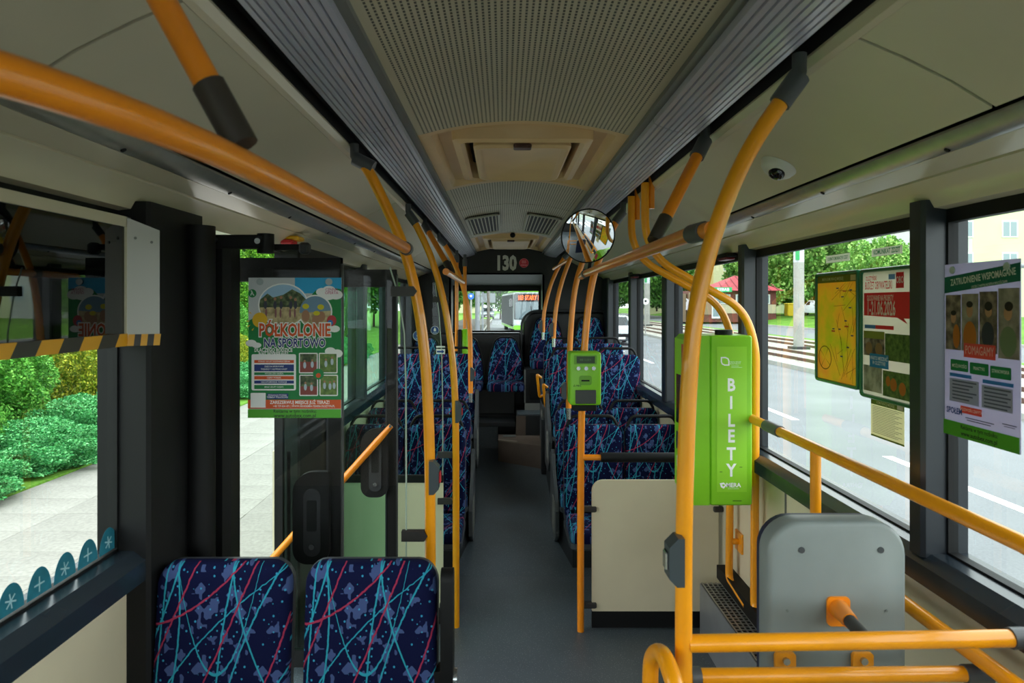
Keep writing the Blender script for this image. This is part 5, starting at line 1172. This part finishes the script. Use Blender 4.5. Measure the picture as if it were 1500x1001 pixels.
FMAT = {'juniper': L_jun, 'conifer': L_con, 'thuja': L_thu, 'golden': L_yel, 'tree': L_oak, 'light': L_lit}
for k_, me in FM.items(): me.materials.append(FMAT[k_])
M_bark = mat('bark', '#4a3d30', .9, noise=.2, nscale=6)
def plant(kind, x, y, z, s, label, group, cat='shrub', sz=None, trunk=0., name=None):
    nm = name or {'juniper': 'juniper_shrub', 'conifer': 'conifer_shrub', 'thuja': 'thuja_tree', 'golden': 'golden_shrub', 'tree': 'deciduous_tree', 'light': 'deciduous_tree'}[kind]
    root = thing(nm, label, cat, (x, y, z), group)
    o = bpy.data.objects.new('foliage', FM[kind]); COL.objects.link(o); o.parent = root; o.location = (0, 0, trunk); o.scale = (s, s, sz or s); o.rotation_euler = (0, 0, random.uniform(0, 6.28))
    st = MB().tube([(x, y, z-.02), (x+.02*s, y, z+(trunk+.4*s if trunk else .22*s))], [.07*s+.02, .04*s+.01], 8); part('trunk' if trunk else 'stem', st, M_bark, root, True)
    return root
random.seed(11)
g_ = 'shrubs planted along the walkway'
lab = {'juniper': 'low spreading blue-green juniper at the edge of the walkway', 'conifer': 'dense bright green cone-shaped conifer behind the junipers', 'golden': 'golden yellow-green shrub among the conifers', 'thuja': 'tall green thuja in the hedge behind the shrubs'}
for y in np.arange(5.2, 26, 1.55): plant('juniper', -5.75+random.uniform(-.15, .1), y, ZP, random.uniform(.68, .85), lab['juniper'], g_, sz=random.uniform(.5, .68))
for x, y, s, sz in ((-6.35, 6.2, .6, .8), (-6.15, 7.75, .55, .75), (-7.2, 9.6, 1.05, 1.05), (-7.3, 12.9, .95, 1.0), (-7.3, 15.2, 1.0, 1.0), (-7.3, 18.4, 1.0, 1.0)): plant('conifer', x, y, ZP, s, lab['conifer'], g_, sz=sz)
for x, y, s in ((-6.9, 11.35, .85), (-6.6, 14.4, .7), (-6.5, 17.0, .7), (-7.8, 8.0, .7)): plant('golden', x, y, ZP, s, lab['golden'], g_, sz=s*1.2)
for y in np.arange(4.5, 40, 1.35): plant('thuja', -9.2+random.uniform(-.2, .2), y, ZP, random.uniform(.95, 1.15), lab['thuja'], 'thuja hedge', 'tree', sz=random.uniform(.9, 1.15))
def TP(u, Y, z=.6): return ((u-U0)*Y/F, Y, z)
for kind, u, Y, s, l in (('tree', 905, 120, 2.2, 'dark green tree seen past the white car in the far side window'), ('tree', 940, 100, 1.9, 'dark green tree behind the smaller tram mast'), ('tree', 962, 108, 2.0, 'dark green tree between the smaller tram mast and the kiosk annex'), ('tree', 985, 112, 1.3, 'small dark green tree beside the kiosk annex'),
        ('light', 1122, 89, 1.8, 'light green tree rising behind the kiosk roof end'), ('light', 1150, 84, 2.1, 'light green tree between the kiosk and the large tram mast'), ('tree', 1112, 88, 1.5, 'dark green tree just behind the thin concrete post'), ('light', 1200, 88, 2.0, 'light green tree right behind the large tram mast'), ('light', 1242, 82, 1.7, 'light green tree behind the route map on the window'), ('light', 1285, 58, 1.0, 'light green tree behind the voting notice on the window'), ('light', 1330, 56, .9, 'small light green tree beside the lime apartment block'), ('tree', 1240, 66, .6, 'low dark green tree behind the tram tracks below the route map')):
    x, y, z = TP(u, Y); plant(kind, x, y, z, s, l, 'trees beyond the tram tracks', 'tree', trunk=.25)
for u, Y, s, l in ((733, 95, 1.5, 'round green tree beside the following bus'), (690, 150, 2.0, 'round green tree behind the round blue path sign'), (800, 150, 2.2, 'large green tree behind the following bus'), (650, 60, 1.3, 'green tree beyond the second-row window on the door side'), (630, 75, 1.6, 'larger green tree beyond the hedge end'), (760, 165, 1.6, 'distant green tree down the middle of the road')): x, y, z = TP(u, Y, ZR); plant('tree', x, y, z, s, l, 'trees behind the bus', 'tree', trunk=.9)
for i, (x, y, s) in enumerate(((-15, 14, 1.2), (-16, 21, 1.4), (-15.5, 29, 1.5), (-16, 38, 1.5), (-14, 48, 1.5), (-11, 58, 1.4))): plant('tree', x, y, ZP, s, 'tall leafy tree standing behind the thuja hedge', 'trees behind the thuja hedge', 'tree', trunk=1.0)
# ---------------------------------------------------------------- buildings
def building(label, x0, x1, y0, y1, h, cols, wins, z0=.4, name='apartment_block', face='y'):
    root = thing(name, label, 'building', ((x0+x1)/2, (y0+y1)/2, z0))
    for (a, b, m) in cols: part('facade', MB().box(a, b, y0, y1, z0-.8, z0+h), m, root)
    part('roof', MB().box(x0-.3, x1+.3, y0-.3, y1+.3, z0+h, z0+h+.4), mat('roof_grey', '#6a6a68', .8), root)
    Mg = mat('window_dark', '#7d8c94', .15); Mw = mat('window_white', '#d8dad8', .5)
    for (x, z) in wins:
        w = part('window', MB().box(x-.72, x+.72, y0-.06, y0+.02, z, z+1.55), Mw, root)
        for s in (-1, 1): part('pane', MB().box(x+s*.33-.28, x+s*.33+.28, y0-.075, y0-.05, z+.12, z+1.43), Mg, w)
    return root
B1 = mat('plaster_lime', '#c4cca0', .9, noise=.05, nscale=.5); B2 = mat('plaster_grey', '#b8bab6', .9); B3 = mat('plaster_pink', '#c09c8a', .9); B4 = mat('plaster_yellow', '#ccb078', .9); B5 = mat('plaster_cream', '#ccc6a6', .9)
building('pale lime apartment block with white windows beyond the front right window', 39.2, 62, 62, 76, 24, [(39.2, 42.6, B2), (42.6, 62, B1)], [(40.2+dx, 2.0+f*2.9) for f in range(8) for dx in (0, 1.75)]+[(46+dx, 2.0+f*2.9) for f in range(8) for dx in (0, 4.5, 9, 13)])
building('long pastel apartment block with pink bands behind the light green trees', 40, 60, 96, 110, 22, [(40, 44, B1), (44, 46.2, B3), (46.2, 51, B5), (51, 53, B3), (53, 60, B1)], [(x, 2.0+f*2.9) for f in range(7) for x in (42, 48.5, 50.2, 55, 58)])
building('cream and orange apartment block behind the red roofed kiosk', 26, 44, 125, 140, 26, [(26, 32, B5), (32, 38.5, B4), (38.5, 44, B5)], [(x, 2.0+f*2.9) for f in range(8) for x in (28, 30.4, 34.2, 36.4, 41)])
building('low pale block far behind, left of the tram road', -14, -5, 170, 180, 17, [(-14, -5, B5)], [(x, 3+f*3) for f in range(4) for x in (-12, -9, -6.5)], z0=ZR, name='distant_block')
# kiosk
kx0, kx1, ky = 20.2, 29.6, 74.0
ks = thing('kebab_kiosk', 'small brick kiosk with red hipped roof and green KEBAB sign', 'kiosk', (25, ky+4, .35))
MBr = mat('brick_brown', '#6a3a34', .85, noise=.15, nscale=2); MCr = mat('kiosk_cream', '#b8ae94', .85)
part('kiosk_wall', MB().box(kx0, kx1, ky, ky+8, -.2, 3.2), MBr, ks)
part('cream_band', MB().box(kx0+.4, kx1-.05, ky-.06, ky, .75, 1.7), MCr, ks); part('cream_side', MB().box(kx0-.08, kx0+3.2, ky-.08, ky+.02, .6, 3.0), mat('kiosk_tan', '#8a7860', .8), ks)
for x in (24.0, 25.8, 28.3):
    w = part('window', MB().box(x-.6, x+.6, ky-.10, ky+.02, 1.75, 2.8), mat('window_white', '#d8dad8', .5), ks); part('pane', MB().box(x-.48, x+.48, ky-.12, ky-.09, 1.85, 2.7), mat('window_dark', '#7d8c94', .15), w)
w = part('door', MB().box(22.6, 23.5, ky-.10, ky+.02, .2, 2.7), mat('window_white', '#d8dad8', .5), ks); part('pane', MB().box(22.72, 23.38, ky-.12, ky-.09, .4, 2.55), mat('window_dark', '#7d8c94', .15), w)
rf = MB(); e_ = .7; rf.add([(kx0+2.6, ky-e_, 3.2), (kx1+e_, ky-e_, 3.2), (kx1+e_, ky+8+e_, 3.2), (kx0+2.6, ky+8+e_, 3.2), (26.3, ky+3.5, 5.0), (26.7, ky+4.5, 5.0)], [(0, 1, 4), (1, 2, 5, 4), (2, 3, 5), (3, 0, 4, 5), (3, 2, 1, 0)])
part('roof', rf, mat('roof_red', '#a03840', .7, noise=.15, nscale=2), ks)
rg_ = MB()
for i in range(1, 9):
    x = kx0+2.6+i*.85; t_ = 1-abs(x-26.5)/5.2; rg_.tube([(x, ky-e_-.01, 3.25), (x+(26.5-x)*.12*t_, ky-e_+4.2*t_, 3.25+1.8*t_)], .05, 5)
part('roof_battens', rg_, mat('roof_red2', '#7d2c34', .7), ks)['kind'] = 'stuff'
sgn = part('sign_board', MB().box(22.6, 24.5, ky-.95, ky-.85, 3.05, 3.55), mat('sign_green', '#0aa060', .4, emit=.35), ks)
s_ = Sheet(ks, (22.6, ky-.96, 3.55), (1, 0, 0), (0, 0, 1)); s_.l = 10; s_.text(.95, .25, .44, 'KEBAB', M_white, .03, 1.0)
part('annex', MB().box(18.9, kx0-.1, ky+1, ky+7, -.2, 2.9), mat('kiosk_tan', '#8a7860', .8), ks)
# poles, bin
def mast(label, x, y, z, h, r, m, name='tram_mast', band=True):
    root = thing(name, label, 'mast', (x, y, z)); part('shaft_lower', MB().tube([(x, y, z), (x, y, z+h*.42)], r, 16), M_conc, root, True); part('shaft_upper', MB().tube([(x, y, z+h*.42), (x, y, z+h)], [r, r*.85], 16), m, root, True)
    part('foot', MB().box(x-r*1.6, x+r*1.6, y-r*1.6, y+r*1.6, z-.05, z+.12), mat('foot_dark', '#2c2e2e', .7), root)
    if band: part('green_plate', MB().box(x-r*1.02, x-r*.3, y-r*1.05, y-r*.8, z+h*.43, z+h*.50), mat('plate_green', '#2a9a58', .5), root)
M_mast = mat('mast_white', '#c2c6cc', .6)
mast('large white and grey tram mast between the tracks, seen beside the route map', 13.6, 31.4, ZR+.06, 9.5, .23, M_mast)
mast('smaller white and grey tram mast seen through the far side window', 13.6, 64.5, ZR+.06, 9.5, .27, M_mast)
mast('thin weathered concrete post on the grass before the kiosk', 27.2, 71, .0, 9, .13, M_conc, 'utility_post', False)
bn = thing('waste_bin', 'yellow waste bin beside the kiosk', 'bin', (32.2, 76.5, .4)); part('bin_body', MB().box(31.7, 32.7, 76, 77, .4, 1.7, .06), mat('bin_yellow', '#c8a818', .5), bn); part('bin_lid', MB().box(31.65, 32.75, 75.95, 77.05, 1.7, 1.85, .05), mat('bin_yellow2', '#d8bc30', .5), bn)
def sign(label, x, y, z, h, draw, m=M_conc, r=.04):
    root = thing('road_sign', label, 'sign', (x, y, z)); part('sign_post', MB().tube([(x, y, z), (x, y, z+h)], r, 10), m, root, True); draw(root, x, y, z+h); return root
def rnd(col, R_): return lambda ro, x, y, z: (part('sign_disc', MB().disc((x, y-.05, z), (0, -1, 0), R_, .02, 24), mat('sign_'+col, col, .4), ro), part('sign_mark', MB().disc((x, y-.075, z+R_*.1), (0, -1, 0), R_*.35, .01, 12), M_white if col != '#e6e6e6' else M_blk2, ro))
sign('round blue path sign seen through the rear window', *W(690, 0, 30)[:2], ZP, 2.32, rnd('#1d63b8', .14))
sign('round white sign beside the far tram stop', 9.65, 46.3, ZR+.1, 2.2, rnd('#e6e6e6', .22))
def sq(ro, x, y, z): part('sign_plate', MB().box(x-.3, x+.3, y-.07, y-.04, z-.7, z), mat('sign_blue', '#2060b0', .4), ro); part('sign_mark', MB().box(x-.15, x+.15, y-.085, y-.07, z-.45, z-.25), M_white, ro)
sign('square blue stop sign near the far tram mast', 13.0, 66, ZR+.06, 3.1, sq)
def brd(ro, x, y, z): part('board', MB().box(x-.1, x+.60, y-.06, y-.03, z-.5, z-.06), mat('board_grey', '#70777a', .5), ro)
sign('grey back of a roadside board on a post behind the bus', *W(707, 0, 32)[:2], ZP, 2.55, brd, mat('post_grey', '#70747a', .6), .05)
sign('thick grey lamp post on the walkway behind the bus', *W(699.5, 0, 22)[:2], ZP, 7.0, lambda ro, x, y, z: part('lamp_arm', MB().tube([(x, y, z), (x+1.2, y, z+.3)], .05, 8), mat('post_grey', '#70747a', .6), ro), mat('post_grey', '#70747a', .6), .078)
sign('brown weathered post on the walkway behind the bus', *W(715.5, 0, 24)[:2], ZP, 6.0, lambda ro, x, y, z: part('post_cap', MB().tube([(x, y, z), (x, y, z+.1)], .07, 8), M_bark, ro), mat('post_brown', '#5d5850', .8), .055)
# ---------------------------------------------------------------- other vehicles
def car(label, x, y, z, m, group=None):
    root = thing('car', label, 'car', (x, y, z), group)
    prof = [(-2.05, .35), (-2.1, .62), (-1.95, .85), (-.95, 1.0), (-.25, 1.46), (.9, 1.52), (1.7, 1.15), (2.05, 1.0), (2.1, .4), (1.75, .22), (-1.8, .22)]
    R_ = []
    for dx, sc, dz in ((-.88, .0, 0), (-.86, 1, 0), (.86, 1, 0), (.88, 0, 0)):
        P = []
        for a, b in prof:
            tt = .16 if b > 1.1 else 0
            P.append((x+(dx*(1-tt) if abs(dx) else 0), y+a*(.99 if not sc else 1), z+(b if sc else .6+(b-.6)*.95)))
        R_.append(P)
    part('body', MB().rings(R_), m, root, True)
    gl = MB(); gl.add([(x-.70, y-.98, z+1.03), (x+.70, y-.98, z+1.03), (x+.62, y-.30, z+1.44), (x-.62, y-.30, z+1.44)], [(0, 1, 2, 3)]); part('windscreen', gl, mat('car_glass', '#1c2428', .08), root)
    for s in (-1, 1):
        sg = MB(); sg.add([(x+s*.80, y-.75, z+1.03), (x+s*.80, y+1.6, z+1.05), (x+s*.765, y+.9, z+1.42), (x+s*.765, y-.15, z+1.40)], [(0, 1, 2, 3)]); part('side_glass', sg, mat('car_glass', '#1c2428', .08), root)
        part('headlight', MB().box(x+s*.62-.17, x+s*.62+.17, y-2.12, y-2.0, z+.66, z+.82, .03), mat('lamp_glass', '#cfd6da', .1), root)
        part('door_mirror', MB().box(x+s*.95-.10, x+s*.95+.10, y-.75, y-.62, z+1.0, z+1.16, .03), m, root)
        for yy in (-1.3, 1.3): part('wheel', MB().tube([(x+s*.68, y+yy, z+.32), (x+s*.87, y+yy, z+.32)], .32, 20), M_blk2, root, True)
    part('grille', MB().box(x-.45, x+.45, y-2.115, y-2.05, z+.42, z+.60), M_blk2, root); part('bumper', MB().box(x-.82, x+.82, y-2.14, y-2.0, z+.24, z+.42, .03), mat('bumper_dark', '#3a3e40', .5), root)
    part('number_plate', MB().box(x-.25, x+.25, y-2.15, y-2.14, z+.33, z+.44), M_white, root)
Mcw = mat('car_white', '#b9bec2', .25, coat=.5); Mcs = mat('car_silver', '#8f979c', .3, .3)
car('white car driving up behind in the next lane', 6.0, 37, ZR, Mcw)
car('white parked car far behind the tram tracks, beyond the yellow bin', 32.5, 70, .62, Mcw); car('silver car far down the road behind the bus', -1.2+2.0-2.9, 92, ZR+.1, Mcs)
# green city bus behind
bx0, bx1, by, bz = .72, 3.27, 48.0, ZR
bs = thing('city_bus', 'green and white city bus with orange destination display behind the rear window', 'bus', (2, by+6, bz))
Mbb = mat('bus_dark', '#23282c', .15, coat=.4); Mbg = mat('bus_green', '#6fb820', .35); Mbs = mat('bus_silver', '#8d9498', .3, .2)
part('body', MB().box(bx0, bx1, by, by+11.8, bz+.32, bz+2.95, .14), Mbs, bs, True)
part('roof_pod', MB().box(bx0+.06, bx1-.06, by+.1, by+6, bz+2.9, bz+3.12, .12), Mbg, bs, True)
part('front_mask', MB().prism(rrect(bx0+.05, bx1-.05, bz+1.0, bz+2.88, .16, 5), 'y', by-.05, by+.02), Mbb, bs)
part('front_panel', MB().prism(rrect(bx0+.05, bx1-.05, bz+.60, bz+1.02, .08, 4), 'y', by-.06, by+.02), mat('bus_white', '#a9b2b6', .3), bs); part('bumper', MB().prism(rrect(bx0+.02, bx1-.02, bz+.32, bz+.62, .10, 4), 'y', by-.08, by+.02), Mbg, bs)
part('lower_bumper', MB().box(bx0+.15, bx1-.15, by-.07, by+.02, bz+.22, bz+.36), Mbb, bs)
part('side_glazing', MB().box(bx0-.02, bx0+.02, by+.15, by+11.4, bz+.55, bz+2.8), mat('bus_side_dark', '#1c2226', .7, spec=.05), bs); part('side_stripe', MB().box(bx0-.015, bx0+.02, by+.3, by+11.6, bz+.35, bz+.5), Mbg, bs)
part('windscreen', MB().prism(rrect(bx0+.16, bx1-.16, bz+1.08, bz+2.28, .10, 4), 'y', by-.07, by-.045), mat('bus_glass', '#55656c', .08), bs)
part('wiper', MB().tube([(bx0+1.35, by-.09, bz+1.1), (bx0+1.25, by-.09, bz+2.0)], .02, 6), M_blk2, bs)
for s in (bx0+.35, bx1-.35): part('headlight', MB().disc((s, by-.08, bz+.80), (0, -1, 0), .12, .03, 16), mat('lamp_glass', '#cfd6da', .1), bs)
for y_ in (by+2.6, by+8.6):
    for x_ in (bx0+.02, bx1-.3): part('wheel', MB().tube([(x_, y_, bz+.48), (x_+.28, y_, bz+.48)], .48, 20), M_blk2, bs, True)
part('display', MB().box(bx0+.35, bx1-.35, by-.085, by-.05, bz+2.30, bz+2.80), M_blk2, bs)
s_ = Sheet(bs, (bx0+.35, by-.086, bz+2.74), (1, 0, 0), (0, 0, 1)); s_.l = 8; s_.text(.93, .19, .46, '103 STARY DW', mat('led_orange', '#ff5a20', .5, emit=2.2), .02, .62, name='destination_text')
bs.rotation_euler = (0, 0, math.radians(4.1)); bs.location.x -= .45
part('door_mirror', MB().box(bx0-.28, bx0-.05, by-.25, by-.1, bz+1.9, bz+2.5, .05), Mbb, bs)
